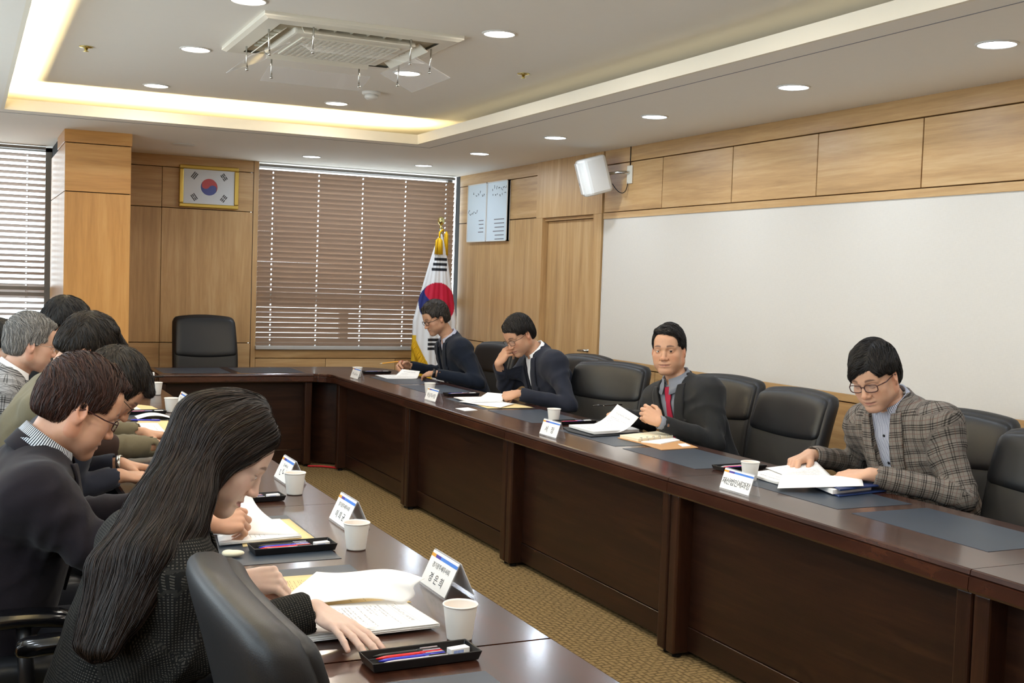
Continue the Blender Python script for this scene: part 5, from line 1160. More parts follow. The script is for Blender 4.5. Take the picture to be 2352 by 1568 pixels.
# fourth: plaid jacket
m = Person('man in grey plaid jacket and dark-rimmed glasses reading with both hands on paper', (3.67, 3.54, 0.50), (3.43, 3.605, 1.055), (3.315, 3.60, 1.165), (-0.88, -0.30, -0.42), (-0.42, 0, 0.9), rt=(-0.06, 1, 0), hs=1.02, tone=(0.63, 0.38, 0.25), girth=1.10, sh_w=0.21,
           hp=dict(open=0.10, jaw=1.05, cheek=1.12, hairline=0.052, hair_t=0.018, side=0.016, seed=41, tufts=[((0.03, 0.03, 0.108), (0.02, 0.074, 0.075), 0.020, 0.016), ((0.02, 0.072, 0.078), (0.052, 0.074, 0.036), 0.015, 0.009), ((-0.02, 0.04, 0.10), (-0.055, 0.060, 0.050), 0.016, 0.010), ((0.03, 0.074, 0.066), (0.064, 0.060, 0.012), 0.012, 0.006), ((0.0, 0.07, 0.08), (0.03, 0.082, 0.042), 0.012, 0.007)]))
m.arm('L', (3.47, 3.26, 0.735), (3.205, 3.455, 0.793), (0.07, 0.058, 0.044)); m.arm('R', (3.55, 3.94, 0.75), (3.27, 3.905, 0.80), (0.07, 0.058, 0.044)); M4 = m
m.wear('plaid_jacket', 'plaid_brown', h=0.0088, vbot=0.22, vw=0.066, seed=9, folds=0.007); m.lapels('plaid_brown', 0.22, 0.066, wid=0.058)
m.wear('shirt', 'stripe_blue', h=0.009, off=-0.004, sleeves=False, opening=False, folds=0.0015); sh = m.uncut; m.collar('shirt_collar', 'stripe_blue', gap=24, leaf=0.055, drop=0.03, spread=1.2)
for t_ in (0.84, 0.66, 0.48, 0.30): m.button(0.0, t_, sh, 'button_dark', 0.006)
m.hand('L', (-0.45, 0.85, -0.15), (-0.2, -0.15, 0.95), 'relaxed', 0.0026, scale=1.08); m.hand('R', (-0.93, -0.15, -0.22), (-0.2, 0.1, 0.97), 'pinch', 0.0026, scale=1.08)
m.finish(0.0028, 'hair_black', comb_side(1, 0.8), 9000, 0.05, gaze=(0, 0.8, -0.6), hair_h=0.003, w=0.0011); m.glasses('glasses_brown', 0.027, 0.0155, rim=0.0021); m.legs()

# ---- left row, seen from their right side
m = Person('woman with long dark hair and tweed coat turning pages in the foreground', (0.255, 2.50, 0.50), (0.40, 2.535, 0.975), (0.522, 2.555, 1.100), (0.80, -0.22, -0.54), (0.55, -0.10, 0.83), rt=(0.06, -1, 0), hs=0.96, tone=(0.70, 0.51, 0.41), girth=0.94, sh_w=0.17,
           hp=dict(open=0.70, jaw=0.88, cheek=0.98, nose=0.9, fem=True, seed=51, lip=(0.52, 0.15, 0.16), brow=(0.06, 0.04, 0.03)))
m.arm('R', (0.385, 2.345, 0.735), (0.665, 2.365, 0.79), (0.062, 0.054, 0.046)); m.arm('L', (0.34, 2.73, 0.74), (0.555, 2.61, 0.80), (0.062, 0.052, 0.042)); MW = m
m.wear('tweed_coat', 'tweed_black', h=0.0075, vbot=0.25, vw=0.055, seed=13, folds=0.006, vtop=1.0); m.lapels('tweed_black', 0.25, 0.055, wid=0.05)
m.wear('blouse', 'cloth_khaki', h=0.010, off=-0.004, sleeves=False, opening=False, folds=0.002); m.collar('blouse_bow', 'cloth_khaki', gap=16, leaf=0.06, drop=0.05, r=0.055)
m.hand('R', (0.45, -0.86, -0.22), (0.1, -0.1, 0.97), 'flat', 0.0022, 0.88, 0.98); m.hand('L', (0.80, -0.35, 0.05), (-0.1, -0.75, 0.65), 'fist', 0.0024, 0.88, 0.98)
m.finish(0.0026, None, gaze=(0, 0.8, -0.6)); m.legs()
def woman_hair(m):
    hc = m.headp; lo = np.array((0.12, 2.17, 0.70)); hi = np.array((0.70, 2.72, 1.30)); F = Field(lo, hi, 0.0045); W_ = lambda p: xf([p], m.R, m.headp, m.hs)[0]
    F.ell(W_((0, -0.018, 0.034)), (0.082, 0.100, 0.090), 0, 'u', m.R.T)
    paths = [[W_((0.0, -0.03, 0.105)), W_((0.02, -0.095, 0.045)), (0.385, 2.46, 1.04), (0.312, 2.365, 0.93), (0.232, 2.300, 0.77)],
             [W_((0.03, 0.0, 0.11)), W_((0.08, -0.045, 0.035)), (0.420, 2.42, 1.03), (0.338, 2.325, 0.94), (0.252, 2.270, 0.78)],
             [W_((0.045, 0.03, 0.100)), W_((0.084, -0.010, 0.02)), W_((0.084, -0.025, -0.06)), (0.410, 2.375, 0.985), (0.295, 2.285, 0.83)],
             [W_((0.035, 0.060, 0.085)), W_((0.072, 0.022, 0.035)), W_((0.078, 0.002, -0.04)), W_((0.072, -0.012, -0.12)), (0.435, 2.43, 0.90)],
             [W_((-0.03, 0.0, 0.12)), W_((-0.08, -0.07, 0.03)), (0.39, 2.60, 1.00), (0.33, 2.56, 0.91), (0.28, 2.50, 0.82)],
             [W_((0.0, -0.05, 0.10)), W_((0.0, -0.10, 0.03)), (0.350, 2.48, 1.00), (0.268, 2.40, 0.90), (0.212, 2.33, 0.78)],
             [W_((-0.035, 0.06, 0.085)), W_((-0.075, 0.02, 0.03)), W_((-0.08, 0.0, -0.06)), (0.42, 2.66, 0.95), (0.36, 2.68, 0.86)]]
    rad = [(0.022, 0.032, 0.040, 0.038, 0.016), (0.018, 0.026, 0.038, 0.036, 0.016), (0.018, 0.020, 0.028, 0.030, 0.014), (0.012, 0.013, 0.013, 0.014, 0.008), (0.025, 0.035, 0.045, 0.045, 0.026), (0.02, 0.03, 0.04, 0.04, 0.016), (0.018, 0.02, 0.022, 0.03, 0.02)]
    for p, r in zip(paths, rad): F.chain([np.array(q, float) for q in p], list(r), 0.045, 0.03)
    F.ell(W_((0.02, -0.075, 0.0)), (0.07, 0.045, 0.085), 0.04, 'u', m.R.T); F.cone((0.425, 2.46, 1.04), (0.33, 2.38, 0.94), 0.04, 0.038, 0.04)
    # open the face
    c = W_((0.0, 0.115, -0.060)); F.ell(c, (0.088, 0.112, 0.138), 0.010, 's', m.R.T)
    P_, T_ = [], []
    for p in paths:
        p = np.array([np.array(q, float) for q in p]); tt = np.linspace(0, len(p)-1, 40); q = np.stack([np.interp(tt, np.arange(len(p)), p[:, i]) for i in range(3)], 1); P_.append(q); T_.append(np.gradient(q, axis=0))
    P_ = np.concatenate(P_); T_ = np.concatenate(T_); T_ /= np.linalg.norm(T_, axis=1, keepdims=True)
    def flow(p):
        d2 = ((p[:, None, :]-P_[None])**2).sum(2); w = np.exp(-d2/0.0012)+1e-12; d = (w[..., None]*T_[None]).sum(1); d += np.array((0, 0, -0.15)); return d/(np.linalg.norm(d, axis=1, keepdims=True)+1e-9)
    nz = vnoise(77, 6, 60.0); F.put(lo, hi, lambda X, Y, Z: 0.0018*nz(X, Y, Z, (1.6, 1.6, 0.35)), 0, '+')
    v, q = F.mesh(); sv, sq, ss = strands(F, v, q, flow, 11000, 0.17, 0.0165, 0.0009, 5, 0.006, 0.07)
    AV = np.concatenate([v, sv]); AQ = np.concatenate([q, sq+len(v)]); AS = np.concatenate([np.full(len(v), 0.08), ss]); obj_from('hair', AV, AQ, 'hair_woman', m.root, m.off, attrs={'shade': ('col', np.repeat(AS[:, None], 3, 1))})
woman_hair(MW)

m = Person('man with thinning reddish hair and dark jacket bending over his papers', (0.06, 3.42, 0.50), (0.195, 3.415, 0.995), (0.297, 3.425, 1.112), (0.86, 0.12, -0.46), (0.46, 0, 0.88), rt=(0.0, -1, 0), hs=1.06, tone=(0.58, 0.32, 0.20), girth=1.12, sh_w=0.21,
           hp=dict(open=0.1, jaw=1.05, cheek=1.05, hairline=0.082, hair_t=0.011, seed=61, thin=True, tufts=[((0.0, 0.03, 0.125), (0.03, 0.075, 0.095), 0.014, 0.010)]))
m.arm('R', (0.31, 3.14, 0.77), (0.605, 3.235, 0.80), (0.078, 0.062, 0.046)); m.arm('L', (0.27, 3.68, 0.75), (0.55, 3.53, 0.80), (0.078, 0.062, 0.046)); M5 = m
m.wear('jacket', 'cloth_black_knit', h=0.009, vbot=0.30, vw=0.06, seed=17, folds=0.006); m.lapels('cloth_black_knit', 0.30, 0.06); m.wear('shirt', 'stripe_dark', h=0.012, off=-0.004, sleeves=False, opening=False, folds=0.0); m.collar('shirt_collar', 'stripe_dark', gap=25, r=0.068, h=0.05)
m.hand('R', (0.80, 0.25, 0.02), (-0.1, -0.72, 0.68), 'cup', 0.0026, 1.0, 1.08); m.hand('L', (0.8, -0.3, -0.1), (0, 0.2, 0.97), 'relaxed', 0.003)
m.finish(0.0029, 'hair_reddish', comb_side(1, 0.5), 9000, 0.05, gaze=(0, 0.8, -0.6), hair_h=0.003, w=0.0010); m.glasses('glasses_brown', 0.025, 0.014, rim=0.0018); m.legs()

m = Person('dark-haired man with a steel wristwatch bending low beside the reddish-haired man', (0.10, 4.22, 0.50), (0.335, 4.22, 0.985), (0.468, 4.225, 1.080), (0.66, -0.10, -0.74), (0.74, 0, 0.66), rt=(0.0, -1, 0), hs=1.02, tone=TAN, hp=dict(open=0.1, hairline=0.066, hair_t=0.017, seed=71, tufts=[((0.02, 0.05, 0.10), (0.03, 0.09, 0.08), 0.022, 0.016), ((-0.02, 0.05, 0.10), (-0.03, 0.09, 0.08), 0.022, 0.016)]))
m.arm('L', (0.25, 4.45, 0.75), (0.500, 4.345, 0.795)); m.arm('R', (0.24, 3.99, 0.75), (0.47, 4.12, 0.79))
m.wear('suit_jacket', 'cloth_navy_suit', h=0.010, seed=19); m.collar('shirt_collar', 'shirt_white', gap=25); m.hand('L', (0.95, -0.15, -0.15), (0.1, 0.1, 0.97), 'relaxed', 0.003); m.hand('R', (0.9, 0.2, -0.1), (0, -0.1, 0.97), 'relaxed', 0.003)
m.finish(0.0036, 'hair_dark', comb_fwd(1.0), 6000, 0.045, gaze=(0, 0.8, -0.6), w=0.0012); m.glasses('glasses_black', 0.024, 0.013, rim=0.0012); m.legs()
w = m.arms['L']; a = nv(w[2]-w[1]); o = lathe('wristwatch', [(0.029, -0.008), (0.033, -0.007), (0.033, 0.007), (0.029, 0.008)], 'chrome', m.root, 24, caps=False); o.matrix_local = Matrix.Translation(Vector(w[2]+a*0.012-m.off)) @ Vector(a).to_track_quat('Z', 'Y').to_matrix().to_4x4()

m = Person('dark-haired man in olive jacket with brown elbow patches leaning over the table', (0.12, 5.0, 0.50), (0.33, 5.0, 1.03), (0.455, 5.0, 1.165), (0.80, 0.05, -0.58), (0.58, 0, 0.8), rt=(0.0, -1, 0), hs=1.04, tone=TAN, hp=dict(open=0.1, hairline=0.066, hair_t=0.018, seed=81, tufts=[((0.03, 0.05, 0.10), (0.02, 0.10, 0.09), 0.02, 0.014), ((0.0, 0.0, 0.125), (0.05, 0.03, 0.12), 0.02, 0.015)]))
m.arm('L', (0.47, 5.26, 0.80), (0.690, 5.205, 0.79), (0.066, 0.054, 0.046)); m.arm('R', (0.46, 4.74, 0.80), (0.700, 4.80, 0.79), (0.066, 0.056, 0.047))
m.wear('jacket', 'cloth_olive', h=0.009, seed=23, folds=0.006); m.hand('L', (0.95, -0.2, -0.1), (0, 0, 1), 'relaxed', 0.003); m.hand('R', (0.95, 0.2, -0.1), (0, 0, 1), 'relaxed', 0.003)
for sd in 'LR':
    sh_, el, wr, r = m.arms[sd]; f_ = Field(el-0.14, el+0.14, 0.008); f_.cone(el-nv(el-sh_)*0.05, el, r[1]+0.006, r[1]+0.008); f_.cone(el, el+nv(wr-el)*0.05, r[1]+0.008, r[1]+0.003, 0.02); V_, Q_ = f_.mesh(); obj_from('elbow_patch', V_, Q_, 'cloth_brown_patch', m.root, m.off)
m.finish(0.004, 'hair_dark', comb_fwd(1.0), 6000, 0.045, gaze=(0, 0.8, -0.6), w=0.0013); m.legs()

m = Person('grey-haired man in grey plaid jacket and thin glasses at the left edge', (0.02, 5.87, 0.50), (0.20, 5.87, 1.00), (0.288, 5.875, 1.135), (0.93, 0.10, -0.16), (0.16, 0, 0.98), rt=(0.0, -1, 0), hs=1.04, tone=(0.58, 0.35, 0.24), girth=1.05, sh_w=0.20, hp=dict(open=0.3, hairline=0.074, hair_t=0.013, seed=91, brow=(0.2, 0.17, 0.15), tufts=[((0.03, 0.04, 0.10), (-0.02, 0.085, 0.09), 0.018, 0.012)]))
m.arm('R', (0.15, 5.58, 0.75), (0.44, 5.64, 0.795), (0.07, 0.058, 0.045)); m.arm('L', (0.17, 6.14, 0.75), (0.45, 6.05, 0.795))
m.wear('plaid_jacket', 'plaid_grey', h=0.009, vbot=0.3, vw=0.07, seed=29); m.lapels('plaid_grey', 0.3, 0.07); m.wear('shirt', 'shirt_white', h=0.013, off=-0.004, sleeves=False, opening=False, folds=0.0); m.collar('shirt_collar', 'shirt_white', gap=22)
m.patch('tie', 'tie_red', [(0.2, -0.034, 0.034), (0.65, -0.022, 0.022), (0.84, -0.014, 0.014), (0.93, -0.024, 0.024)], m.uncut, 0.007, 6, 5, 0.006)
m.hand('R', (0.95, 0.1, -0.1), (0, -0.1, 1), 'relaxed', 0.003); m.hand('L', (0.95, -0.2, -0.1), (0, 0, 1), 'relaxed', 0.003); m.finish(0.0036, 'hair_grey', comb_side(1, 0.4), 6000, 0.045, w=0.0012); m.glasses('chrome', 0.026, 0.017, rim=0.0010); m.legs()

m = Person('dark-haired man in black half hidden behind the grey-haired man', (0.14, 6.62, 0.50), (0.37, 6.63, 1.04), (0.485, 6.64, 1.185), (0.82, 0.1, -0.55), (0.55, 0, 0.83), rt=(0.0, -1, 0), hs=1.04, tone=TAN, hp=dict(open=0.1, hairline=0.062, hair_t=0.02, seed=95, tufts=[((0.0, 0.0, 0.125), (0.05, 0.03, 0.115), 0.022, 0.018), ((-0.04, -0.03, 0.12), (0.0, 0.04, 0.125), 0.02, 0.018)]))
m.arm('L', (0.42, 6.86, 0.80), (0.64, 6.80, 0.79)); m.arm('R', (0.42, 6.40, 0.80), (0.64, 6.46, 0.79)); m.wear('jacket', 'cloth_charcoal', h=0.012, seed=31); m.collar('shirt_collar', 'shirt_white', gap=22)
m.hand('L', (0.95, -0.2, -0.1), (0, 0, 1), 'relaxed', 0.0036); m.hand('R', (0.95, 0.2, -0.1), (0, 0, 1), 'relaxed', 0.0036); m.finish(0.0045, 'hair_black', comb_fwd(0.8), 4000, 0.04, w=0.0014); m.legs()

m = Person('person in a white top hidden behind the grey-haired man at the left edge', (0.0, 7.40, 0.50), (0.14, 7.40, 0.95), (0.165, 7.44, 1.03), (0.9, 0.2, -0.5), (0.5, 0, 0.87), rt=(0.0, -1, 0), hs=1.05, tone=FAIR, hp=dict(open=0.1, hairline=0.062, hair_t=0.018, seed=97))
m.arm('L', (0.28, 7.62, 0.80), (0.50, 7.52, 0.79)); m.arm('R', (0.26, 7.17, 0.80), (0.48, 7.25, 0.79)); m.wear('white_top', 'cloth_pale', h=0.013, seed=37, opening=False)
m.hand('L', (0.95, -0.2, -0.1), (0, 0, 1), 'relaxed', 0.004); m.hand('R', (0.95, 0.2, -0.1), (0, 0, 1), 'relaxed', 0.004); m.finish(0.005, 'hair_black', comb_fwd(0.8), 1500, 0.045, w=0.0015); m.legs()
# ------------------------------------------------------------------ things on the tables
Z0 = TZ + 0.0005
ZM = TZ + 0.0017                     # on top of a desk mat
def cup(x, y, label):
    t = thing('paper_cup', label, 'cup', (x, y, Z0), 0, 'white paper cups on the tables')
    lathe('wall', [(0.0, 0.002), (0.0255, 0.002), (0.0262, 0.0), (0.0275, 0.004), (0.0365, 0.074)], 'cup_paper', t, 32, caps=False)
    lathe('inside', [(0.0, 0.006), (0.0262, 0.006), (0.0352, 0.074)], 'cup_inside', t, 32, caps=False)
    lathe('rolled_rim', [(0.0352, 0.0735), (0.0358, 0.0765), (0.0375, 0.0775), (0.0388, 0.0755), (0.0375, 0.0735), (0.0352, 0.0735)], 'cup_paper', t, 32, caps=False)
for x, y, l in ((2.705, 8.465, 'white paper cup at the far end of the right row by the pencil'), (2.795, 7.175, 'white paper cup beside the second name card of the right row'), (2.935, 5.65, 'white paper cup behind the red tie man name card'),
                (2.862, 3.785, 'white paper cup in front of the man in plaid'), (0.966, 2.262, 'largest white paper cup, nearest the camera, by the pen tray'), (1.005, 3.115, 'white paper cup by the second name card of the left row'),
                (1.050, 3.965, 'white paper cup by the third name card of the left row'), (1.017, 6.445, 'nearer of two white paper cups above the long-haired woman head'), (1.068, 7.345, 'farther of two white paper cups near the column')):
    cup(x, y, l)
def name_card(x, y, d, H, W, lines, label, both=False):
    t = thing('name_card', label, 'name card', (x, y, Z0), 0, 'tent name cards'); sl = math.hypot(d/2, H); a = math.atan2(H, d/2)
    for s in (-1, 1):
        prof = [(s*d/2, 0.0), (s*(d/2-0.0022), 0.0), (0.0, H-0.003), (0.0, H)]
        extrude_y('acrylic_leaf', prof, -W/2, W/2, 'acrylic', t)
    for s in ((-1, 1) if both else (-1,)):
        # a face frame: r = reading direction, u = up the slope, n = outwards
        r = Vector((0, s*1.0, 0)); u = Vector((-s*d/2, 0, H)).normalized(); n = r.cross(u); c0 = Vector((s*d/2, 0, 0)); Rm = Matrix((r, u, n)).transposed()
        def quad(name, r0, r1, u0, u1, lift, mat):
            return mk(name, [c0 + r*p + u*q + n*lift for p, q in ((r0, u0), (r1, u0), (r1, u1), (r0, u1))], [(0, 1, 2, 3)], mat, t)
        mk('card', [c0 + r*p + u*q + n*l for l in (0.0006, 0.0014) for p, q in ((-W/2+0.001, 0.006), (W/2-0.001, 0.006), (W/2-0.001, sl-0.004), (-W/2+0.001, sl-0.004))], BOXF, 'paper_white', t)
        L0, L1 = sl*0.80, sl*0.885
        quad('stripe_orange', -W/2+0.001, -W/2+W*0.17, L0, L1, 0.0018, 'print_orange'); quad('stripe_purple', -W/2+W*0.17, -W/2+W*0.36, L0, L1, 0.0018, 'print_purple'); quad('stripe_blue', -W/2+W*0.36, W/2-0.001, L0, L1, 0.0018, 'print_blue')
        for body, size, uu, sp_ in [q for q in lines if isinstance(q[0], int)]:      # print too small to read in the photograph: plain strokes
            rq = random.Random(body*7+1); v, f = [], []
            for ch in range(body):
                for _ in range(4):
                    a0 = (ch-(body-1)/2)*size*sp_ + rq.uniform(-0.4, 0.1)*size; b0 = sl*uu + rq.uniform(-0.4, 0.4)*size; hor = rq.random() < 0.5; w0, h0 = (0.45*size, 0.09*size) if hor else (0.09*size, 0.45*size)
                    k = len(v); v += [c0 + r*p + u*q + n*0.002 for p, q in ((a0, b0), (a0+w0, b0), (a0+w0, b0+h0), (a0, b0+h0))]; f.append((k, k+1, k+2, k+3))
            mk('lettering', v, f, 'ink', t)
        for body, size, uu, sp_ in [q for q in lines if not isinstance(q[0], int)]: lettering('lettering', body, size, 'ink', t, c0 + u*(sl*uu) + n*0.002, Rm, sp_)
for k, (x, y, l, ln) in enumerate(((2.662, 8.33, 'small name card nearest the flag on the right row', [(6, 0.024, 0.40, 0.95)]), (2.668, 6.775, 'name card of the man resting his chin on his hand', [('하남지서장', 0.032, 0.40, 0.95)]),
                                   (2.660, 5.13, 'name card with two large characters before the red tie man', [('서  장', 0.036, 0.40, 1.2)]), (2.655, 3.57, 'long-titled name card before the man in plaid', [('재산법인세과장', 0.029, 0.40, 0.85)]))):
    name_card(x, y, 0.055, 0.083, 0.185, ln, l)
NC = lambda nm: [('경기광주세무사회', 0.0155, 0.62, 0.95), (nm, 0.026, 0.30, 1.1)]
for x, y, l, ln in ((1.085, 2.63, 'largest name card, nearest the camera, beside the open page', NC('경 은 희')), (1.085, 3.44, 'second name card of the left row, half behind a cup', NC('이 희 균')), (1.10, 4.225, 'third name card of the left row, half behind a cup', [(4, 0.0155, 0.62, 1.0), (3, 0.026, 0.30, 1.3)]),
                    (1.115, 6.62, 'narrow name card beside the nearer far cup', [(6, 0.0155, 0.62, 1.0), (3, 0.026, 0.30, 1.3)]), (1.10, 8.0, 'farthest name card of the left row near the column', [(6, 0.0155, 0.62, 1.0), (3, 0.026, 0.30, 1.3)])):
    name_card(x, y, 0.082, 0.088, 0.168, ln, l, True)
# pen trays with pens and an eraser
def pen(x, y, ang, L_, mat, label, z, clip=True):
    t = thing('pen', label, 'pen', (x, y, z), ang)
    v, f = tube_data([(-L_/2, 0, 0), (-L_/2+0.012, 0, 0), (-L_/2+0.02, 0, 0), (L_/2-0.004, 0, 0), (L_/2, 0, 0)], [0.0012, 0.0034, 0.0042, 0.0042, 0.0030], 8); mk('barrel', v, f, mat, t, True)
    v, f = tube_data([(L_/2-0.048, 0, 0), (L_/2-0.002, 0, 0)], 0.0047, 8); mk('cap', v, f, mat, t, True)
    box('clip', (L_/2-0.042, -0.001, 0.0046), (L_/2-0.004, 0.001, 0.0062), 'pen_clear' if mat != 'pen_clear' else 'black_plastic', t)
def tray(x, y, ang, where, order, h=0.018):
    Lx, Ly = 0.118, 0.042; t = thing('pen_tray', 'black plastic pen tray ' + where, 'tray', (x, y, ZM), ang, 'black pen trays')
    bm = bmesh.new()
    def ring(a, b, z): return [bm.verts.new((sx*a, sy*b, z)) for sx, sy in ((-1, -1), (1, -1), (1, 1), (-1, 1))]
    R_ = [ring(Lx-0.006, Ly-0.006, 0.0), ring(Lx, Ly, h), ring(Lx-0.003, Ly-0.003, h), ring(Lx-0.008, Ly-0.008, 0.003)]; bm.faces.new(R_[0][::-1]); bm.faces.new(R_[3])
    for p, q in zip(R_[:-1], R_[1:]):
        for i in range(4): bm.faces.new((p[i], p[(i+1) % 4], q[(i+1) % 4], q[i]))
    bmesh.ops.bevel(bm, geom=bm.edges[:], offset=0.0012, segments=1, affect='EDGES'); from_bm('tray_body', bm, 'black_plastic', t)
    box('divider', (Lx-0.062, -Ly+0.009, 0.003), (Lx-0.060, Ly-0.009, 0.009), 'black_plastic', t)
    c, s = math.cos(ang), math.sin(ang); P = lambda a, b: (x+a*c-b*s, y+a*s+b*c)
    for k, m_ in enumerate(order):
        b = -0.024 + 0.0155*k; px, py = P(-0.022, b); nm = {'pen_blue': 'blue', 'pen_red': 'red', 'black_plastic': 'black', 'pen_clear': 'clear'}[m_]
        pen(px, py, ang, 0.142, m_, '%s pen lying in the tray %s' % (nm, where), ZM+0.0125)
    px, py = P(0.086, 0.008); e = thing('eraser', 'white boxed eraser in the tray ' + where, 'eraser', (px, py, ZM+0.0035), ang+0.12)
    box('eraser_block', (-0.022, -0.010, 0.0), (0.022, 0.010, 0.0125), 'paper_white', e, 0.0012); multibox('barcode', [((-0.016+0.003*k, -0.0103, 0.003), (-0.0145+0.003*k, -0.0099, 0.009)) for k in range(8)], 'print_blue', e)
B, Rr, K, C_ = 'pen_blue', 'pen_red', 'black_plastic', 'pen_clear'
tray(0.836, 2.152, 0.03, 'nearest the camera on the left row', [C_, B, Rr, K], 0.020)
tray(0.832, 3.150, 0.03, 'beside the reddish-haired man papers', [C_, Rr, B, K], 0.020)
tray(0.872, 3.885, 0.05, 'behind the raised page of the left row', [C_, B, Rr])
tray(0.860, 6.385, 0.05, 'in front of the grey-haired man', [B, Rr, C_])
tray(0.905, 7.28, 0.05, 'on the left row by the farther cup', [B, Rr, C_])
tray(2.965, 8.80, 0.05, 'before the man with the pencil', [Rr, B, C_])
tray(2.985, 7.085, 0.05, 'before the man resting his chin', [Rr, C_, B])
tray(3.030, 5.585, 0.05, 'before the man in the red tie', [B, Rr, K])
tray(2.995, 4.035, 0.05, 'before the man in plaid', [B, Rr, C_])
# ---- papers
def orient(p):
    # printed side up, page top away from its reader (left row reads towards +x, right row towards -x)
    p = [tuple(q[:2]) for q in p]; ar = sum(p[i][0]*p[(i+1) % 4][1]-p[(i+1) % 4][0]*p[i][1] for i in range(4))
    if ar < 0: p = p[::-1]
    sgn = 1 if sum(q[0] for q in p)/4 < 1.9 else -1
    return max((p[i:]+p[:i] for i in range(4)), key=lambda q: sgn*((q[3][0]-q[0][0])+(q[2][0]-q[1][0])))
def flat(p, z, wob=0.0015):
    p = orient(p)
    p = [Vector((a, b, 0)) for a, b in p]
    def fn(u, v): q = (p[0]*(1-u)+p[1]*u)*(1-v) + (p[3]*(1-u)+p[2]*u)*v; return (q.x, q.y, z + wob*(math.sin(u*5+v*3)*0.5+0.5))
    return fn
def paper(name, label, cat, pts, z, mat, nu=8, nv_=8, wob=0.0012, fn=None, stack=0, group=None):
    c = Vector((sum(p[0] for p in pts)/4, sum(p[1] for p in pts)/4, Z0)); t = thing(name, label, cat, c, 0, group)
    g = fn or flat(pts, z, wob); o = sheet('sheet', lambda u, v: Vector(g(u, v)) - c, nu, nv_, mat, t)
    for k in range(stack):
        h = flat(pts, z-0.0012*(k+1), wob*0.6); sheet('sheet', lambda u, v: Vector(h(u, v)) - c + Vector((0.0015*math.sin(k*2.3), 0.0015*math.cos(k*1.7), 0)), 4, 4, 'paper_white', t)
    return t
def add_sheet(t, fn, mat, nu=16, nv_=12):
    c = Vector(t.location); return sheet('turned_page', lambda u, v: Vector(fn(u, v)) - c, nu, nv_, mat, t)
def quadpt(P, u, v):
    P = [Vector(p) for p in P]; return (P[0]*(1-u)+P[1]*u)*(1-v) + (P[3]*(1-u)+P[2]*u)*v
# woman's place
paper('manila_envelope', 'tan paper envelope under the page the woman is turning', 'envelope', [(0.605, 2.56), (0.962, 2.548), (0.95, 2.862), (0.66, 2.872)], ZM+0.001, 'manila_print')
d = paper('document', 'open stapled report under the woman right hand', 'document', [(0.640, 2.328), (0.648, 2.542), (0.937, 2.548), (0.948, 2.332)], ZM+0.012, 'page_print', 10, 12, 0.002, stack=6)
def fl1(u, v):
    b = quadpt([(0.655, 2.573, 0.758), (0.925, 2.500, 0.747), (0.975, 2.500, 0.802), (0.795, 2.775, 0.765)], u, v)
    b.z += 0.012*math.sin(PI*u)*(0.4+0.6*v) - 0.007*math.sin(2*PI*u); b.x += 0.012*math.sin(2*PI*v)*u; return b
add_sheet(d, fl1, 'paper_white', 24, 16)
def curl1(u, v):
    x = 0.645 + 0.16*u*(1-0.75*v); y = 2.335 + 0.205*v; z = ZM + 0.0155 + 0.035*(v**2)*(1-u)*(1-0.3*u) + 0.004*u; return (x + 0.035*v*(1-u), y, z)
add_sheet(d, curl1, 'page_print', 12, 12)
# second place
paper('manila_envelope', 'tan paper envelope under the report of the reddish-haired man', 'envelope', [(0.711, 3.225), (0.928, 3.250), (0.926, 3.552), (0.760, 3.555)], ZM+0.001, 'manila')
d = paper('document', 'report held up by the reddish-haired man', 'document', [(0.650, 3.245), (0.890, 3.270), (0.888, 3.52), (0.690, 3.52)], ZM+0.010, 'page_print', 8, 8, 0.0015, stack=5)
def fl2(u, v):
    b = quadpt([(0.63, 3.36, ZM+0.012), (0.890, 3.285, ZM+0.012), (0.765, 3.42, 0.878), (0.63, 3.45, 0.895)], u, v); b.x -= 0.030*math.sin(PI*v)*u; b.y += 0.03*math.sin(PI*v); b.z -= 0.012*math.sin(PI*v)*u; return b
add_sheet(d, fl2, 'paper_white', 14, 16)
t = thing('lace_charm', 'small white lace-covered trinket by the second pen tray', 'trinket', (0.662, 3.118, ZM)); f_ = Field((-0.04, -0.03, -0.01), (0.04, 0.03, 0.03), 0.003); f_.ell((0, 0, 0.010), (0.030, 0.016, 0.009)); f_.ell((-0.015, 0.004, 0.012), (0.015, 0.012, 0.008), 0.005); V_, Q_ = f_.mesh(); V_[:, 2] = np.maximum(V_[:, 2], 0.0); obj_from('charm_body', V_, Q_, 'cream_paper', t)
# further left places
d = paper('document', 'white report below the blue pen before the olive sleeves', 'document', [(0.650, 5.60), (0.86, 5.60), (0.874, 5.945), (0.66, 5.96)], ZM+0.006, 'page_print', stack=3)
paper('manila_envelope', 'tan envelope under the report before the olive sleeves', 'envelope', [(0.66, 5.50), (0.93, 5.56), (0.955, 6.06), (0.80, 6.08)], ZM+0.001, 'manila')
pen(0.825, 6.02, -0.30, 0.145, 'pen_blue', 'blue pen lying across the papers before the olive sleeves', ZM+0.0115)
d = paper('clip_folder', 'grey folder with a bent white sheet beyond the blue pen', 'folder', [(0.76, 6.10), (0.97, 6.06), (0.99, 6.22), (0.80, 6.24)], ZM+0.004, 'black_cover')
add_sheet(d, lambda u, v: (0.80+0.17*u, 6.11+0.13*v-0.02*u, ZM+0.006+0.018*math.sin(PI*u)), 'paper_white', 12, 6)
paper('manila_envelope', 'tan envelope behind the tray of the grey-haired man', 'envelope', [(0.70, 6.47), (0.975, 6.49), (0.955, 6.72), (0.82, 6.90)], ZM+0.001, 'manila')
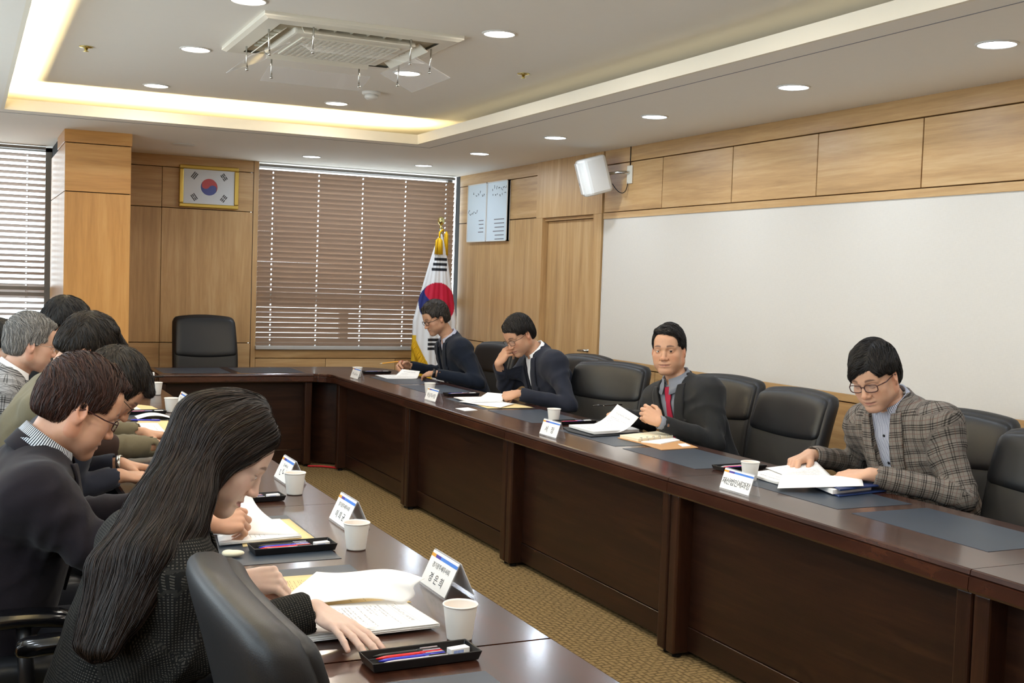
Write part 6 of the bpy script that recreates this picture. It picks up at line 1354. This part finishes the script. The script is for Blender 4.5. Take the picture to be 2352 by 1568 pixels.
d = paper('document', 'cream report of the grey-haired man behind his pen tray', 'document', [(0.62, 6.46), (0.87, 6.48), (0.86, 6.76), (0.66, 6.80)], ZM+0.008, 'paper_white', stack=4); add_sheet(d, lambda u, v: (0.64+0.2*u, 6.50+0.25*v, ZM+0.010+0.03*math.sin(PI*(1-u)*0.7)*v), 'cream_paper')
d = paper('document', 'folded white report by the farther cup', 'document', [(0.80, 7.36), (0.98, 7.36), (1.0, 7.60), (0.82, 7.60)], ZM+0.006, 'paper_white', stack=3); add_sheet(d, lambda u, v: (0.82+0.15*u, 7.38+0.2*v, ZM+0.008+0.045*math.sin(PI*u)**2*(0.4+0.6*v)), 'paper_white')
t = thing('eraser', 'small white eraser box at the far end of the left row', 'eraser', (1.20, 8.55, Z0)); box('eraser_block', (-0.028, -0.012, 0.012), (0.028, 0.012, 0.036), 'paper_white', t, 0.001); box('tray_rim', (-0.07, -0.03, 0.0), (0.09, 0.03, 0.012), 'black_plastic', t, 0.004)
# right row
d = paper('document', 'white report under the watch hand by the flag', 'document', [(2.885, 8.29), (3.10, 8.245), (3.19, 8.62), (2.885, 8.58)], ZM+0.005, 'page_print', stack=3)
add_sheet(d, lambda u, v: quadpt([(2.93, 8.40, ZM+0.007), (3.10, 8.26, ZM+0.007), (3.16, 8.33, ZM+0.055), (3.06, 8.46, ZM+0.06)], u, v) + Vector((0, 0, -0.02*math.sin(PI*v))), 'page_print')
paper('manila_envelope', 'tan envelope under the sheets before the man resting his chin', 'envelope', [(2.84, 6.325), (3.145, 6.325), (3.13, 6.60), (2.86, 6.62)], ZM+0.001, 'manila')
paper('document', 'broad white sheet before the man resting his chin', 'document', [(2.79, 6.66), (2.92, 6.315), (3.10, 6.50), (3.00, 6.80)], ZM+0.005, 'paper_white', wob=0.003)
d = paper('document', 'white report under the fist of the man resting his chin', 'document', [(2.84, 6.60), (3.06, 6.58), (3.17, 6.90), (2.85, 6.89)], ZM+0.010, 'page_print', stack=3); add_sheet(d, lambda u, v: quadpt([(2.90, 6.66, ZM+0.012), (3.07, 6.62, ZM+0.012), (3.12, 6.66, ZM+0.05), (3.02, 6.74, ZM+0.055)], u, v), 'paper_white')
t = thing('paper_card', 'small white card at the table edge near the second name card', 'card', (2.70, 6.325, Z0)); prism('card_sheet', [(-0.05, 0.05), (-0.045, -0.085), (0.05, -0.055), (0.046, 0.085)], 0, 0.001, 'paper_white', t)
t = thing('report_folder', 'dark open folder holding the thick report of the red tie man', 'folder', (3.03, 5.22, ZM)); prism('cover', [(-0.205, 0.05), (-0.19, -0.165), (0.155, -0.10), (0.19, 0.20), (-0.16, 0.20)], 0, 0.006, 'black_cover', t, 0.001)
d = paper('document', 'thick report with a lifted page held by the red tie man', 'document', [(2.875, 5.09), (3.165, 5.13), (3.20, 5.40), (2.88, 5.37)], ZM+0.022, 'page_print', 10, 10, 0.002, stack=10)
def fl3(u, v):
    b = quadpt([(2.885, 5.345, ZM+0.024), (2.915, 5.125, ZM+0.024), (3.125, 5.075, 0.825), (3.105, 5.26, 0.872)], u, v); b.z -= 0.050*math.sin(PI*v)*0.8; b.x += 0.02*math.sin(PI*v); return b
add_sheet(d, fl3, 'page_print', 12, 16)
t = thing('organizer', 'open tan leather ring organizer beside the report of the red tie man', 'notebook', (3.09, 4.87, ZM), 0.0)
prism('cover', [(-0.13, 0.13), (-0.115, -0.05), (-0.135, -0.285), (0.09, -0.255), (0.14, 0.0), (0.15, 0.22)], 0, 0.004, 'tan_leather', t, 0.001)
prism('page_block', [(-0.12, 0.125), (-0.105, -0.025), (0.15, 0.055), (0.155, 0.215)], 0.004, 0.018, 'cream_paper', t, 0.001); prism('page', [(-0.10, -0.045), (-0.04, -0.13), (0.13, -0.035), (0.145, 0.045)], 0.004, 0.008, 'paper_white', t)
for k in range(6): tube('ring', [(-0.085+0.044*k, -0.030+0.013*k, 0.006), (-0.085+0.044*k, -0.026+0.013*k, 0.024), (-0.08+0.044*k, -0.002+0.013*k, 0.020)], 0.0015, 'chrome', t, 6)
prism('card_pocket', [(0.02, -0.225), (0.075, -0.215), (0.10, -0.13), (0.05, -0.14)], 0.004, 0.0052, 'paper_white', t)
t = thing('phone', 'black phone lying beyond the report of the red tie man', 'phone', (3.20, 5.63, ZM), 0.5); box('phone_body', (-0.04, -0.08, 0), (0.04, 0.08, 0.009), 'black_gloss', t, 0.004)
t = thing('pen', 'black pen held over the report by the red tie man', 'pen', (3.15, 5.40, 0.845), 0); v, f = tube_data([(-0.085, 0.06, -0.005), (-0.07, 0.05, 0.0), (0.05, -0.03, 0.012)], [0.0015, 0.0042, 0.0045], 8); mk('barrel', v, f, 'black_gloss', t, True); v, f = tube_data([(-0.035, 0.027, 0.002), (-0.030, 0.0235, 0.0025)], 0.0049, 8); mk('ring', v, f, 'chrome', t, True)
d = paper('document', 'printed report under the right hand of the man in plaid', 'document', [(2.905, 3.66), (3.20, 3.66), (3.23, 3.97), (2.92, 3.88)], ZM+0.010, 'page_print', stack=6, wob=0.003)
add_sheet(d, lambda u, v: quadpt([(3.02, 3.70, ZM+0.012), (3.20, 3.68, ZM+0.012), (3.26, 3.86, ZM+0.05), (3.06, 3.94, ZM+0.018)], u, v), 'page_print')
t = thing('navy_binder', 'dark blue binder under the large white sheet before the man in plaid', 'binder', (3.13, 3.50, ZM))
prism('cover', [(-0.16, -0.12), (0.115, -0.075), (0.165, 0.03), (0.12, 0.16), (-0.10, 0.14)], 0.0, 0.006, 'navy_cover', t, 0.002); prism('page_block', [(-0.165, -0.09), (0.06, -0.05), (0.09, 0.10), (-0.11, 0.12)], 0.006, 0.022, 'paper_white', t); prism('top_cover', [(-0.155, -0.118), (0.115, -0.072), (0.165, 0.032), (0.11, 0.16), (-0.06, 0.12)], 0.022, 0.030, 'navy_cover', t, 0.003)
prism('label_strip', [(0.075, 0.055), (0.10, 0.06), (0.085, 0.115), (0.06, 0.108)], 0.0302, 0.031, 'paper_white', t)
def big(u, v):
    b = quadpt([(2.812, 3.545, ZM+0.012), (3.085, 3.378, ZM+0.038), (3.205, 3.53, ZM+0.040), (2.985, 3.735, ZM+0.030)], u, v); b.z += 0.012*math.sin(PI*u)*math.sin(PI*v)+0.006*math.sin(PI*v); return b
paper('paper_sheet', 'large blank white sheet lying over the navy binder', 'paper', [(2.812, 3.545), (3.085, 3.378), (3.205, 3.53), (2.985, 3.735)], 0, 'paper_white', 14, 12, fn=big)
# pencil in the far man's hand
t = thing('pencil', 'yellow pencil held by the man in the navy cardigan', 'pencil', (3.09, 8.64, 0.80), 0); P0, P1 = Vector((-0.115, 0.10, 0.012)), Vector((0.015, -0.015, 0.040)); dv = (P1-P0)
v, f = tube_data([P0, P0+dv*0.12], [0.0008, 0.0042], 6); mk('tip', v, f, 'cream_paper', t, True); v, f = tube_data([P0+dv*0.12, P0+dv*0.92], 0.0042, 6); mk('shaft', v, f, 'pencil_yellow', t); v, f = tube_data([P0+dv*0.92, P1+dv*0.12], 0.0042, 8); mk('eraser_end', v, f, 'eraser_pink', t, True)
